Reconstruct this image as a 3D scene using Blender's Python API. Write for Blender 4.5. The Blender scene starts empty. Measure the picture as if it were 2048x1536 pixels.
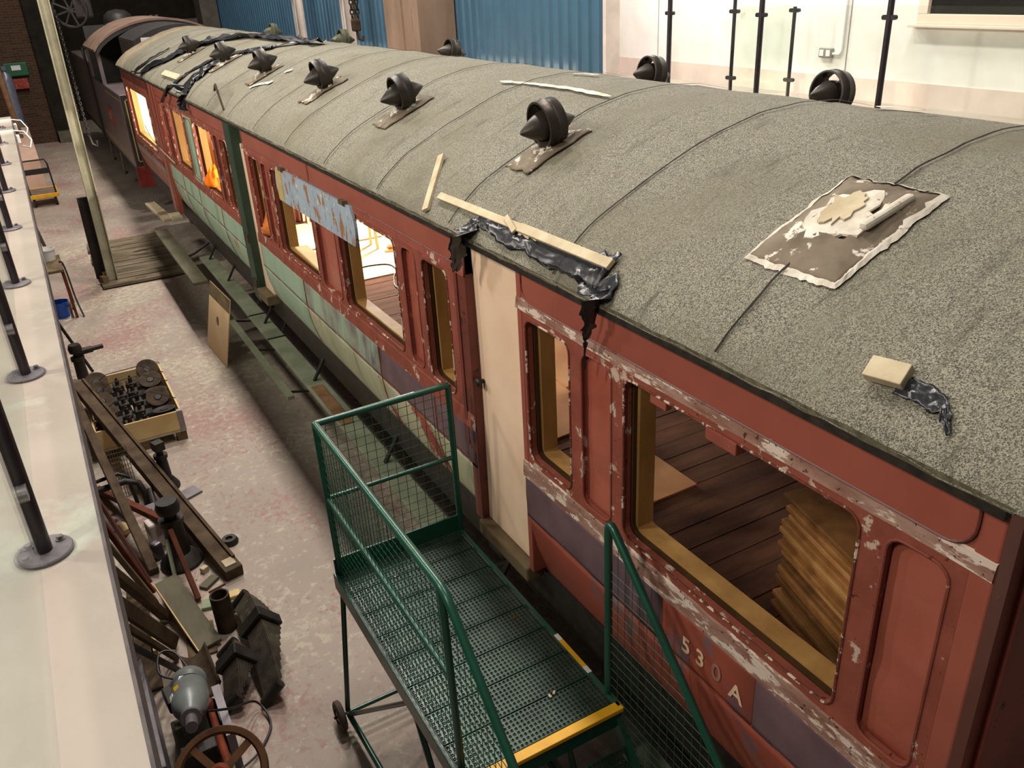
import bpy, bmesh, math, random
from mathutils import Vector, Matrix, noise
random.seed(7)
S = bpy.context.scene
COL = S.collection
# ---------------------------------------------------------------- camera
F = 1684.37
R0 = ((0.86758172, -0.25717601, 0.42563184), (-0.49478497, -0.36052643, 0.79070129), (-0.04989787, -0.89659422, -0.44003296))
CAMZ = 4.3
cd = bpy.data.cameras.new('camera'); cam = bpy.data.objects.new('camera', cd); COL.objects.link(cam)
cd.sensor_width = 36; cd.lens = F / 2048 * 36; cd.clip_start = 0.05; cd.clip_end = 200
cam.matrix_world = Matrix([[R0[i][0], -R0[i][1], -R0[i][2], (0, 0, CAMZ)[i]] for i in range(3)] + [[0, 0, 0, 1]])
S.camera = cam
# ---------------------------------------------------------------- light
w = bpy.data.worlds.new('hall_ambience'); S.world = w; w.use_nodes = True
w.node_tree.nodes['Background'].inputs[0].default_value = (1.0, 0.93, 0.86, 1)
w.node_tree.nodes['Background'].inputs[1].default_value = 0.16
S.view_settings.view_transform = 'Standard'; S.view_settings.look = 'None'
S.view_settings.exposure = 0.0; S.view_settings.gamma = 1.0; S.view_settings.use_curve_mapping = False
def area(name, loc, target, sx, sy, power, col=(1, .93, .84)):
    d = bpy.data.lights.new(name, 'AREA'); d.shape = 'RECTANGLE'; d.size = sx; d.size_y = sy; d.energy = power; d.color = col
    o = bpy.data.objects.new(name, d); COL.objects.link(o); o.location = loc
    o.rotation_euler = (Vector(target) - Vector(loc)).to_track_quat('-Z', 'Y').to_euler(); return o
# high bay lamps in one row over the track, wall lamps along the walkway, lamps over the gallery
for (y, p) in [(3.0, 240), (7.5, 520), (12.0, 620), (17.0, 640), (23.5, 560)]:
    area('high_bay_lamp', (3.2, y, 12.0), (3.2, y, 0), .8, .8, p)
for (y, p) in [(1.2, 150), (4.8, 210), (9.0, 250), (13.5, 250)]:
    area('walkway_wall_lamp', (-2.85, y, 6.45), (1.9, y + .6, 5.4), .3, 1.2, p, (1, .91, .80))
area('gallery_lamp', (7.7, 10.2, 6.3), (8.8, 9.5, 3.6), .5, .5, 190, (1, .97, .93))
area('gallery_lamp', (7.7, 6.0, 6.3), (8.8, 6.2, 3.0), .5, .5, 60, (1, .96, .91))
def bulb(name, loc, power, col, r=.05):
    d = bpy.data.lights.new(name, 'POINT'); d.energy = power; d.color = col; d.shadow_soft_size = r
    o = bpy.data.objects.new(name, d); COL.objects.link(o); o.location = loc
bulb('carriage_work_lamp', (3.7, 10.2, 2.75), 700, (1, .92, .80))
bulb('carriage_work_lamp', (3.9, 8.4, 2.9), 45, (1, .86, .7))
bulb('carriage_work_lamp', (3.3, 13.8, 2.6), 150, (1, .68, .34))
bulb('carriage_work_lamp', (2.9, 17.0, 2.6), 420, (1, .90, .76))
# ---------------------------------------------------------------- pixel helpers (photo 2048x1536)
def ray(px, py):
    d = ((px - 1024) / F, (py - 768) / F, 1.0)
    return Vector([sum(R0[i][k] * d[k] for k in range(3)) for i in range(3)])
def P(px, py, x=None, y=None, z=None):
    d = ray(px, py)
    t = x / d[0] if x is not None else (y / d[1] if y is not None else (z - CAMZ) / d[2])
    return Vector((d[0] * t, d[1] * t, d[2] * t + CAMZ))
PROF = [(0, 3.64), (.25, 3.625), (.5, 3.57), (.7, 3.495), (.9, 3.415), (1.0, 3.37), (1.1, 3.325), (1.21, 3.27), (1.32, 3.19), (1.40, 3.12), (1.45, 3.06)]
CX = 3.3
def roofz(x):
    u = min(abs(x - CX), 1.45)
    for (a, za), (b, zb) in zip(PROF, PROF[1:]):
        if u <= b: return za + (zb - za) * (u - a) / (b - a)
    return PROF[-1][1]
def RP(px, py, off=0.0):
    d = ray(px, py); t = 1.85 / d[0]; best = (9, t)
    while t * d[0] < 4.7:
        p = d * t; g = p.z + CAMZ - roofz(p.x)
        if g < best[0]: best = (g, t)
        if g <= 0: break
        t += .004
    p = d * best[1]
    return Vector((p.x, p.y, roofz(p.x) + off))
# ---------------------------------------------------------------- materials
def lin(c):
    return tuple(((v / 255) / 12.92 if v / 255 <= .04045 else ((v / 255 + .055) / 1.055) ** 2.4) for v in c) + (1,)
class NT:
    def __init__(s, name):
        s.m = bpy.data.materials.new(name); s.m.use_nodes = True; s.t = s.m.node_tree; s.b = s.t.nodes['Principled BSDF']
    def n(s, ty, **k):
        o = s.t.nodes.new(ty)
        for a, v in k.items():
            if a[0] == '_': o.inputs[int(a[1:])].default_value = v
            else: setattr(o, a, v)
        return o
    def l(s, a, b): s.t.links.new(a, b)
    def pos(s, stretch=(1, 1, 1)):
        g = s.n('ShaderNodeNewGeometry'); m = s.n('ShaderNodeVectorMath', operation='MULTIPLY'); m.inputs[1].default_value = stretch
        s.l(g.outputs['Position'], m.inputs[0]); return m.outputs[0]
    def noise(s, sc, vec, detail=5, rough=.55):
        o = s.n('ShaderNodeTexNoise'); o.inputs['Scale'].default_value = sc; o.inputs['Detail'].default_value = detail; o.inputs['Roughness'].default_value = rough
        s.l(vec, o.inputs['Vector']); return o.outputs['Fac']
    def ramp(s, fac, a, b):
        o = s.n('ShaderNodeMapRange'); o.inputs[1].default_value = a; o.inputs[2].default_value = b; s.l(fac, o.inputs[0]); return o.outputs[0]
    def mix(s, fac, a, b):
        o = s.n('ShaderNodeMix', data_type='RGBA')
        s.l(fac, o.inputs[0])
        for v, i in ((a, 6), (b, 7)):
            if isinstance(v, tuple): o.inputs[i].default_value = v
            else: s.l(v, o.inputs[i])
        return o.outputs[2]
    def bump(s, h, st, dist=.01):
        o = s.n('ShaderNodeBump'); o.inputs['Strength'].default_value = st; o.inputs['Distance'].default_value = dist
        s.l(h, o.inputs['Height']); s.l(o.outputs[0], s.b.inputs['Normal'])
def M(name, c1, c2=None, sc=6, rough=.6, metal=0, bump=0, bsc=60, bd=.004, c3=None, thr=.6, sc3=3, soft=.03, st=(1, 1, 1), st3=None, detail=6, c4=None, thr4=.62, sc4=14):
    N = NT(name); b = N.b; b.inputs['Roughness'].default_value = rough; b.inputs['Metallic'].default_value = metal
    if rough >= .6: b.inputs['Specular IOR Level'].default_value = .15
    p = N.pos(st)
    col = lin(c1)
    if c2: col = N.mix(N.ramp(N.noise(sc, p, detail), .35, .65), lin(c1), lin(c2))
    if c3: col = N.mix(N.ramp(N.noise(sc3, N.pos(st3 or st), 9, .65), thr, thr + soft), col, lin(c3))
    if c4: col = N.mix(N.ramp(N.noise(sc4, N.pos((1.3, 1.3, 1.3)), 8, .62), thr4, thr4 + .025), col, lin(c4))
    if isinstance(col, tuple): b.inputs['Base Color'].default_value = col
    else: N.l(col, b.inputs['Base Color'])
    if bump: N.bump(N.noise(bsc, p, 4), bump, bd)
    return N.m
def glass_mat(name, tint=(246, 250, 247)):
    N = NT(name); t = N.t
    tr = N.n('ShaderNodeBsdfTransparent'); tr.inputs[0].default_value = lin(tint)
    gl = N.n('ShaderNodeBsdfGlossy'); gl.inputs['Roughness'].default_value = .02
    g = N.n('ShaderNodeNewGeometry'); dt = N.n('ShaderNodeVectorMath', operation='DOT_PRODUCT'); N.l(g.outputs['Normal'], dt.inputs[0]); N.l(g.outputs['Incoming'], dt.inputs[1])
    ab = N.n('ShaderNodeMath', operation='ABSOLUTE'); N.l(dt.outputs['Value'], ab.inputs[0]); iv = N.n('ShaderNodeMath', operation='SUBTRACT'); iv.inputs[0].default_value = 1; N.l(ab.outputs[0], iv.inputs[1])
    pw5 = N.n('ShaderNodeMath', operation='POWER'); N.l(iv.outputs[0], pw5.inputs[0]); pw5.inputs[1].default_value = 5
    fr = N.n('ShaderNodeMath', operation='MULTIPLY_ADD'); N.l(pw5.outputs[0], fr.inputs[0]); fr.inputs[1].default_value = .5; fr.inputs[2].default_value = .035
    mx = N.n('ShaderNodeMixShader'); N.l(fr.outputs[0], mx.inputs[0]); N.l(tr.outputs[0], mx.inputs[1]); N.l(gl.outputs[0], mx.inputs[2])
    N.l(mx.outputs[0], t.nodes['Material Output'].inputs[0]); return N.m
def felt_mat():
    N = NT('roofing_felt'); b = N.b; b.inputs['Roughness'].default_value = .8
    p = N.pos()
    vo = N.n('ShaderNodeTexVoronoi', feature='F1'); vo.inputs['Scale'].default_value = 290; N.l(p, vo.inputs['Vector'])
    g = N.n('ShaderNodeSeparateColor'); N.l(vo.outputs['Color'], g.inputs[0])
    c = N.mix(N.ramp(g.outputs[0], .1, .95), lin((64, 61, 51)), lin((152, 148, 130)))
    c = N.mix(N.ramp(N.noise(1.3, p, 5), .45, .75), c, lin((104, 99, 80)))
    cr = N.n('ShaderNodeTexVoronoi', feature='DISTANCE_TO_EDGE'); cr.inputs['Scale'].default_value = 26; cr.inputs['Randomness'].default_value = 1
    wob = N.n('ShaderNodeTexNoise'); wob.inputs['Scale'].default_value = 22; N.l(p, wob.inputs['Vector'])
    va = N.n('ShaderNodeMixRGB'); va.inputs[0].default_value = .035; N.l(p, va.inputs[1]); N.l(wob.outputs['Color'], va.inputs[2]); N.l(va.outputs[0], cr.inputs['Vector'])
    mk = N.ramp(N.noise(3.4, p, 6, .7), .48, .62)
    e = N.ramp(cr.outputs['Distance'], .004, .022)
    mm = N.n('ShaderNodeMath', operation='SUBTRACT'); mm.inputs[0].default_value = 1; N.l(e, mm.inputs[1])
    m2 = N.n('ShaderNodeMath', operation='MULTIPLY'); N.l(mm.outputs[0], m2.inputs[0]); N.l(mk, m2.inputs[1])
    c = N.mix(m2.outputs[0], c, lin((52, 48, 40)))
    c = N.mix(N.ramp(N.noise(.9, N.pos((1, .5, 1)), 7, .7), .55, .72), c, lin((80, 74, 62)))
    c = N.mix(N.ramp(N.noise(5, N.pos((.5, 2.2, .5)), 8, .75), .56, .70), c, lin((70, 68, 56)))
    c = N.mix(N.ramp(N.noise(2.6, N.pos((1.1, 1, 1)), 6, .65), .60, .74), c, lin((116, 118, 98)))
    N.l(c, b.inputs['Base Color'])
    N.bump(vo.outputs['Distance'], .35, .004); return N.m
def floor_mat():
    N = NT('worn_painted_concrete'); b = N.b
    p = N.pos()
    c = N.mix(N.ramp(N.noise(1.1, p, 6), .35, .65), lin((158, 144, 133)), lin((170, 155, 143)))
    big = N.noise(.55, p, 4, .6); fine = N.noise(11, p, 9, .70)
    ad = N.n('ShaderNodeMath', operation='MULTIPLY_ADD'); N.l(big, ad.inputs[0]); ad.inputs[1].default_value = .55; N.l(fine, ad.inputs[2])
    pale = N.ramp(ad.outputs[0], .80, .88)
    c = N.mix(pale, c, lin((182, 175, 156)))
    big2 = N.noise(.8, N.pos((1, .8, 1)), 3); ad2 = N.n('ShaderNodeMath', operation='MULTIPLY_ADD'); N.l(big2, ad2.inputs[0]); ad2.inputs[1].default_value = .7; N.l(N.noise(15, N.pos((1.1, .9, 1)), 9, .72), ad2.inputs[2])
    red = N.ramp(ad2.outputs[0], .86, .98)
    c = N.mix(red, c, lin((156, 124, 117)))
    st = N.ramp(N.noise(1.7, N.pos((1, 1.2, 1)), 7, .7), .63, .74)
    c = N.mix(st, c, lin((146, 134, 120)))
    N.l(c, b.inputs['Base Color']); b.inputs['Roughness'].default_value = .62; b.inputs['Specular IOR Level'].default_value = .3
    N.bump(fine, .15, .003); return N.m
MAT = {}
def mk(k, *a, **kw): MAT[k] = M(k, *a, **kw)
MAT['felt'] = felt_mat(); MAT['floor'] = floor_mat(); MAT['glass'] = glass_mat('clear_glass')
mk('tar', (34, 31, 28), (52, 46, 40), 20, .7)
mk('red', (144, 76, 62), (156, 87, 70), 3, .38, c3=(150, 118, 104), thr=.70, sc3=5, bump=.15, bsc=14)
mk('red_panel', (150, 78, 62), (166, 94, 76), 2.5, .32, bump=.3, bsc=7, bd=.02)
mk('red_plain', (138, 73, 59), (150, 82, 66), 2, .42, c3=(66, 24, 20), thr=.73, sc3=22, st3=(1, 1, .5), soft=.02)
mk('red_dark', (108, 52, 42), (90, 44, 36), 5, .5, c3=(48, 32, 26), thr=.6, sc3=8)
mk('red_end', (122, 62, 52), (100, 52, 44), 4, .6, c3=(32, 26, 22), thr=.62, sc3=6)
mk('peeled', (160, 130, 116), (124, 84, 70), 16, .8, bump=.6, bsc=60, c3=(204, 188, 174), thr=.53, sc3=18, st=(1, .25, 1), c4=(70, 46, 36), thr4=.62, sc4=40)
mk('peeled_red', (142, 78, 64), (126, 68, 55), 12, .7, bump=.4, c3=(186, 166, 150), thr=.60, sc3=13, st=(1, .6, .6), c4=(84, 42, 34), thr4=.64, sc4=24)
mk('chip_white', (120, 66, 50), (96, 56, 42), 30, .8, c3=(206, 190, 172), thr=.54, sc3=14)
mk('ochre', (176, 136, 80), (146, 108, 60), 5, .6, bump=.2, st=(1, 1, .3))
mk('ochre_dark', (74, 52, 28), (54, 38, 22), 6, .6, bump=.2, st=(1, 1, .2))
mk('cream_door', (238, 210, 182), (226, 194, 164), 2, .5, c3=(160, 120, 92), thr=.74, sc3=9)
mk('purple', (92, 72, 78), (112, 88, 92), 4, .45, c3=(140, 66, 50), thr=.66, sc3=3)
mk('purple_green', (112, 96, 104), (158, 172, 148), 3.2, .5, c3=(150, 176, 152), thr=.5, sc3=2.5, soft=.15, st3=(1, 1.6, .5))
mk('pale_green', (140, 170, 148), (160, 178, 152), 2.5, .5, st=(1, 2, .5), c3=(126, 104, 84), thr=.66, sc3=7, st3=(1, 2.2, .4), soft=.06)
mk('pale_green_red', (146, 174, 150), (158, 178, 152), 2.5, .5, c3=(160, 104, 88), thr=.535, sc3=2.6, st3=(1, 1.4, .6), soft=.05)
mk('cream_green', (182, 178, 148), (160, 168, 138), 3, .5, st=(1, 2.5, .4), c3=(140, 104, 82), thr=.60, sc3=5, st3=(1, 3.0, .35), soft=.08, c4=(112, 70, 54), thr4=.66, sc4=9)
mk('red_green', (184, 180, 150), (168, 172, 144), 2, .5, c3=(146, 68, 52), thr=.55, sc3=2.2, st3=(1, 1.0, .7), soft=.03)
mk('red_purple', (154, 78, 62), (142, 70, 55), 2, .42, c3=(112, 88, 92), thr=.60, sc3=1.9, st3=(1, 1.3, 1), soft=.05)
mk('pinkish', (160, 106, 92), (148, 92, 78), 2, .55, c3=(186, 170, 150), thr=.70, sc3=9)
mk('door_green', (34, 62, 46), (28, 50, 38), 4, .45, c3=(92, 84, 64), thr=.66, sc3=9)
mk('grey_band', (134, 120, 116), (150, 132, 124), 4, .5, c3=(104, 88, 88), thr=.62, sc3=6)
mk('old_wood', (120, 104, 80), (88, 72, 54), 7, .85, bump=.5, bsc=40, st=(1, .35, 1))
mk('grey_wood', (112, 106, 88), (86, 82, 70), 6, .8, bump=.4, bsc=40, st=(1, .3, 1))
mk('footboard', (136, 138, 118), (112, 116, 98), 4, .6, bump=.3, bsc=30, c3=(176, 178, 128), thr=.74, sc3=11)
mk('pine', (226, 200, 150), (212, 180, 126), 5, .65, bump=.2, st=(1, .4, 1), c3=(150, 104, 60), thr=.76, sc3=10)
mk('batten', (200, 188, 160), (178, 162, 132), 8, .75, bump=.3, c3=(120, 96, 66), thr=.72, sc3=10)
mk('stack_wood', (168, 120, 68), (138, 94, 50), 9, .7, bump=.3)
mk('stack_wood_dark', (132, 92, 50), (104, 70, 38), 9, .7, bump=.3)
mk('stack_wood_pale', (186, 142, 88), (164, 118, 68), 9, .7, bump=.3)
mk('rust_brown', (104, 72, 48), (78, 54, 38), 8, .6, .1, bump=.2)
mk('eave', (112, 107, 88), (78, 72, 58), 30, .9, bump=.6, bsc=80)
mk('ply', (206, 156, 112), (188, 136, 94), 2.2, .65, c3=(120, 96, 78), thr=.66, sc3=5)
mk('ply_pale', (228, 198, 160), (216, 182, 142), 3, .6)
mk('plank_floor', (104, 68, 48), (74, 48, 35), 5, .85, bump=.5, bsc=26, st=(.35, 1.6, 1), c3=(38, 26, 20), thr=.66, sc3=9)
mk('plank_floor_light', (128, 92, 68), (102, 70, 50), 5, .6, bump=.5, bsc=26, st=(.35, 1.6, 1), c3=(60, 42, 32), thr=.66, sc3=9)
mk('iron', (48, 43, 38), (30, 27, 24), 10, .55, .3, bump=.3, bsc=40)
mk('rust', (84, 68, 54), (58, 48, 40), 12, .75, .2, bump=.4, bsc=50)
mk('rust_red', (132, 62, 38), (98, 46, 30), 10, .65, .1, bump=.3)
mk('vent', (40, 37, 34), (58, 50, 42), 8, .42, .3, bump=.25, bsc=30, c3=(96, 66, 42), thr=.64, sc3=7)
mk('vent_pale', (88, 92, 74), (66, 64, 52), 9, .6, c3=(150, 152, 128), thr=.62, sc3=10)
mk('flashing', (98, 88, 74), (126, 114, 98), 6, .7, bump=.4, bsc=20, c3=(214, 206, 192), thr=.57, sc3=9)
mk('felt_beige', (150, 138, 116), (132, 120, 102), 6, .8, bump=.2)
mk('varnish', (176, 106, 48), (150, 86, 38), 4, .5, st=(1, 1, .3))
mk('white_lining', (236, 226, 208), (226, 212, 190), 3, .6)
mk('white_stain', (222, 216, 204), (190, 182, 166), 12, .8, bump=.4, c3=(150, 140, 122), thr=.62, sc3=20)
mk('plastic', (24, 25, 29), (34, 36, 42), 8, .3, bump=.25, bsc=9, bd=.02)
mk('gp', (26, 78, 62), (22, 68, 54), 4, .3, bump=.05)
mk('gp_tread', (58, 76, 67), (44, 60, 53), 12, .32, .35)
mk('yellow', (228, 170, 24), (214, 156, 20), 8, .5)
mk('sticker', (226, 220, 214), (214, 206, 202), 8, .5)
mk('tyre', (96, 84, 78), (72, 62, 58), 8, .8)
mk('hub_red', (128, 40, 34), None, rough=.5)
mk('post_black', (40, 36, 42), (52, 46, 52), 8, .38, .3)
mk('steel', (150, 146, 146), (120, 116, 118), 8, .35, .7)
mk('flange', (124, 118, 122), (98, 92, 98), 5, .45, .4)
mk('deck_grey', (174, 163, 153), (160, 148, 138), 1.6, .32, bump=.25, bsc=9, bd=.01, c3=(176, 176, 164), thr=.6, sc3=1.6, soft=.1)
mk('edge_strip', (92, 82, 82), (66, 58, 62), 9, .5, .3)
mk('blue_clad', (66, 104, 128), (60, 96, 120), 2, .45)
mk('white_wall', (230, 226, 222), (220, 214, 209), 2.2, .7, c3=(196, 184, 176), thr=.64, sc3=2.2, soft=.1)
mk('white_paint', (220, 208, 200), (206, 194, 184), 5, .6)
mk('concrete', (152, 130, 112), (128, 106, 90), 2.4, .8, bump=.2, st=(1, 1, .25), c3=(98, 78, 66), thr=.64, sc3=3, soft=.1)
mk('pillar_paint', (176, 172, 148), (150, 144, 122), 4, .65, c3=(110, 92, 64), thr=.68, sc3=9, c4=(84, 72, 52), thr4=.70)
mk('dark_wall', (44, 40, 33), (32, 29, 25), 3, .85)
mk('brick', (112, 72, 46), (82, 52, 34), 6, .85, bump=.4)
mk('mortar', (92, 78, 64), (70, 60, 50), 6, .9)
mk('loco_side', (98, 88, 92), (116, 102, 98), 1.5, .35, bump=.06, bsc=5)
mk('loco_roof', (150, 124, 110), (130, 106, 94), 3, .6)
mk('loco_black', (40, 38, 38), (52, 48, 46), 4, .5)
mk('loco_grey', (96, 88, 80), (78, 72, 66), 4, .55)
mk('lining', (190, 160, 90), None, rough=.5)
mk('buffer_red', (134, 40, 28), (110, 34, 26), 6, .5)
mk('plate_red', (160, 52, 44), (140, 46, 40), 20, .5, c3=(206, 160, 140), thr=.6, sc3=30)
mk('sign_blue', (160, 178, 190), (146, 164, 180), 4, .5, c3=(150, 108, 70), thr=.545, sc3=8, st3=(1, 1.2, .55), soft=.02, c4=(226, 206, 160), thr4=.62, sc4=11)
mk('sign_tan', (190, 170, 116), (170, 148, 100), 8, .6)
mk('orange', (206, 122, 56), (176, 96, 42), 8, .7, bump=.4, bsc=20)
mk('orange_hi', (250, 140, 20), (240, 110, 20), 8, .6)
mk('motor', (130, 136, 134), (112, 118, 116), 5, .38, .1, c3=(80, 76, 70), thr=.66, sc3=9)
mk('spring', (92, 85, 73), (62, 57, 50), 10, .5, .3, bump=.3, c3=(120, 106, 84), thr=.62, sc3=9)
mk('cable', (26, 24, 24), None, rough=.5)
mk('cable_pale', (196, 186, 170), None, rough=.5)
mk('white_plastic', (228, 228, 226), None, rough=.4)
mk('blue_bucket', (24, 74, 168), None, rough=.4)
mk('red_plastic', (206, 60, 44), (190, 50, 38), 12, .35)
mk('cylinder_grey', (104, 110, 128), (124, 128, 140), 8, .35, .3)
mk('green_box', (24, 92, 60), None, rough=.5)
mk('pink_board', (222, 186, 166), (208, 170, 150), 2, .6)
mk('brown_pipe', (140, 104, 74), (110, 82, 60), 6, .7)
mk('trolley_deck', (128, 110, 98), (104, 90, 80), 6, .7)
mk('window_dark', (24, 22, 22), None, rough=.12)
mk('frame_cream', (220, 200, 184), None, rough=.5)
mk('socket', (138, 130, 124), None, rough=.4)
mk('skirting', (222, 204, 196), (210, 192, 184), 3, .6)
mk('number', (226, 196, 164), (206, 168, 138), 14, .6)
mk('number_faint', (170, 128, 116), (150, 108, 98), 14, .6)
mk('deck_old', (128, 116, 97), (92, 82, 67), 5, .8, bump=.4, st=(.3, 1, 1), c3=(58, 48, 40), thr=.62, sc3=4)
mk('beam_wood', (96, 80, 62), (68, 54, 42), 6, .8, bump=.4, st=(1, 1, 1))
mk('beam_red', (110, 62, 44), (84, 48, 36), 6, .8, bump=.3)
mk('pale_green_wood', (150, 160, 132), (130, 138, 112), 6, .8)
# ---------------------------------------------------------------- mesh helpers
WL = {}
class MB:
    def __init__(s): s.v = []; s.f = []
    def add(s, vs, fs):
        n = len(s.v); s.v += [Vector(v) for v in vs]; s.f += [tuple(i + n for i in f) for f in fs]; return s
    def box(s, c, d, rot=None):
        c = Vector(c); h = [k / 2 for k in d]
        vs = [Vector((sx * h[0], sy * h[1], sz * h[2])) for sx in (-1, 1) for sy in (-1, 1) for sz in (-1, 1)]
        if rot: vs = [rot @ v for v in vs]
        return s.add([v + c for v in vs], [(0, 1, 3, 2), (4, 6, 7, 5), (0, 4, 5, 1), (2, 3, 7, 6), (0, 2, 6, 4), (1, 5, 7, 3)])
    def bx(s, x0, x1, y0, y1, z0, z1): return s.box(((x0 + x1) / 2, (y0 + y1) / 2, (z0 + z1) / 2), (x1 - x0, y1 - y0, z1 - z0))
    def beam(s, a, b, w, h, up=(0, 0, 1)):
        a = Vector(a); b = Vector(b); d = (b - a); L = d.length; d.normalize(); up = Vector(up)
        sd = d.cross(up)
        if sd.length < 1e-4: sd = d.cross(Vector((1, 0, 0)))
        sd.normalize(); u = sd.cross(d)
        return s.box((a + b) / 2, (L, w, h), Matrix((d, sd, u)).transposed())
    def tube(s, pts, r, n=8, close=False, caps=True):
        pts = [Vector(p) for p in pts]; k = len(pts); rr = r if isinstance(r, (list, tuple)) else [r] * k
        prev = None; rings = []
        for i, p in enumerate(pts):
            if close: t = pts[(i + 1) % k] - pts[i - 1]
            else: t = pts[min(i + 1, k - 1)] - pts[max(i - 1, 0)]
            t.normalize()
            if prev is None:
                a = t.cross(Vector((0, 0, 1)))
                if a.length < 1e-3: a = t.cross(Vector((1, 0, 0)))
            else: a = prev - t * prev.dot(t)
            a.normalize(); prev = a; b = t.cross(a)
            rings.append([p + (a * math.cos(2 * math.pi * j / n) + b * math.sin(2 * math.pi * j / n)) * rr[i] for j in range(n)])
        vs = [v for q in rings for v in q]; fs = []
        for i in range(k if close else k - 1):
            o, o2 = i * n, ((i + 1) % k) * n
            for j in range(n): fs.append((o + j, o + (j + 1) % n, o2 + (j + 1) % n, o2 + j))
        if caps and not close: fs.append(tuple(range(n))[::-1]); fs.append(tuple((k - 1) * n + j for j in range(n)))
        return s.add(vs, fs)
    def lathe(s, prof, o, ax, n=20, arc=2 * math.pi, closed_profile=False):
        o = Vector(o); ax = Vector(ax).normalized(); a = ax.cross(Vector((0, 0, 1)))
        if a.length < 1e-3: a = Vector((1, 0, 0))
        a.normalize(); b = ax.cross(a); k = len(prof); full = arc > 6.28
        m = n if full else n + 1
        vs = [o + ax * t + (a * math.cos(arc * j / n) + b * math.sin(arc * j / n)) * r for r, t in prof for j in range(m)]
        fs = []
        for i in range(k if closed_profile else k - 1):
            i2 = (i + 1) % k
            for j in range(n):
                j2 = (j + 1) % m
                fs.append((i * m + j, i * m + j2, i2 * m + j2, i2 * m + j))
        return s.add(vs, fs)
    def grid(s, fn, nu, nv):
        vs = [fn(i / nu, j / nv) for i in range(nu + 1) for j in range(nv + 1)]
        fs = [(i * (nv + 1) + j, (i + 1) * (nv + 1) + j, (i + 1) * (nv + 1) + j + 1, i * (nv + 1) + j + 1) for i in range(nu) for j in range(nv)]
        return s.add(vs, fs)
    def prism(s, poly, ext):
        n = len(poly); ext = Vector(ext); poly = [Vector(p) for p in poly]
        return s.add(poly + [p + ext for p in poly], [tuple(range(n))[::-1], tuple(range(n, 2 * n))] + [(i, (i + 1) % n, n + (i + 1) % n, n + i) for i in range(n)])
    def build(s, name, mat, parent=None, smooth=False, bevel=0, solid=0, kind=None, label=None):
        lo = Vector([min(v[i] for v in s.v) for i in range(3)]); hi = Vector([max(v[i] for v in s.v) for i in range(3)])
        o = Vector(((lo.x + hi.x) / 2, (lo.y + hi.y) / 2, lo.z))
        me = bpy.data.meshes.new(name); me.from_pydata([tuple(v - o) for v in s.v], [], s.f); me.update()
        bm = bmesh.new(); bm.from_mesh(me); bmesh.ops.recalc_face_normals(bm, faces=bm.faces); bm.to_mesh(me); bm.free()
        me.materials.append(MAT[mat] if isinstance(mat, str) else mat)
        if smooth:
            for p in me.polygons: p.use_smooth = True
            me.set_sharp_from_angle(angle=.7)
        ob = link(name, me, o, parent)
        if solid: md = ob.modifiers.new('s', 'SOLIDIFY'); md.thickness = solid; md.offset = 0
        if bevel: md = ob.modifiers.new('b', 'BEVEL'); md.width = bevel; md.segments = 2; md.limit_method = 'ANGLE'
        if kind: ob['kind'] = kind
        if label: ob['label'] = label
        return ob
def link(name, data, o, parent=None):
    ob = bpy.data.objects.new(name, data); COL.objects.link(ob); WL[ob] = Vector(o)
    if parent is not None: ob.parent = parent; ob.location = Vector(o) - WL[parent]
    else: ob.location = o
    return ob
def tag(o, label=None, cat=None, group=None, kind=None):
    if label: o['label'] = label
    if cat: o['category'] = cat
    if group: o['group'] = group
    if kind: o['kind'] = kind
    return o
def thing(name, loc, label, cat, group=None): return tag(link(name, None, loc), label, cat, group)
def struct(o): o['kind'] = 'structure'; return o
def copy_tree(o, parent=None):
    c = o.copy(); COL.objects.link(c)
    if parent is not None: c.parent = parent
    for ch in list(o.children): copy_tree(ch, c)
    return c
def rotz(a): return Matrix.Rotation(a, 3, 'Z')
def rr_loop(y0, y1, z0, z1, r, k=4):
    """rounded rectangle loop in (y,z), counter-clockwise, 4*(k+1) points"""
    out = []
    for (cy, cz, a0) in ((y1 - r, z1 - r, 0), (y0 + r, z1 - r, 90), (y0 + r, z0 + r, 180), (y1 - r, z0 + r, 270)):
        for i in range(k + 1):
            a = math.radians(a0 + 90 * i / k); out.append((cy + r * math.cos(a), cz + r * math.sin(a)))
    return out
# ================================================================ the hall
def brick_mat():
    N = NT('brickwork'); p = N.pos((1, 1, 1))
    sx = N.n('ShaderNodeSeparateXYZ'); N.l(p, sx.inputs[0]); cb = N.n('ShaderNodeCombineXYZ')
    ad = N.n('ShaderNodeMath', operation='ADD'); N.l(sx.outputs[0], ad.inputs[0]); N.l(sx.outputs[1], ad.inputs[1])
    N.l(ad.outputs[0], cb.inputs[0]); N.l(sx.outputs[2], cb.inputs[1])
    br = N.n('ShaderNodeTexBrick'); N.l(cb.outputs[0], br.inputs['Vector']); br.inputs['Scale'].default_value = 1
    br.inputs['Brick Width'].default_value = .225; br.inputs['Row Height'].default_value = .075; br.inputs['Mortar Size'].default_value = .008
    br.inputs['Color1'].default_value = lin((82, 54, 36)); br.inputs['Color2'].default_value = lin((58, 39, 28)); br.inputs['Mortar'].default_value = lin((84, 70, 54))
    N.l(br.outputs['Color'], N.b.inputs['Base Color']); N.b.inputs['Roughness'].default_value = .9; N.bump(br.outputs['Fac'], -.5, .01); return N.m
MAT['brickwork'] = brick_mat()
tag(struct(MB().bx(-6, 9.6, -4, 38, -.1, 0).build('floor', 'floor')), 'worn red painted concrete floor of the workshop')
for x in (CX - .74, CX + .74):
    struct(MB().bx(x - .035, x + .035, -4, 37, 0, .006).build('track_rail', 'rust'))
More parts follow.
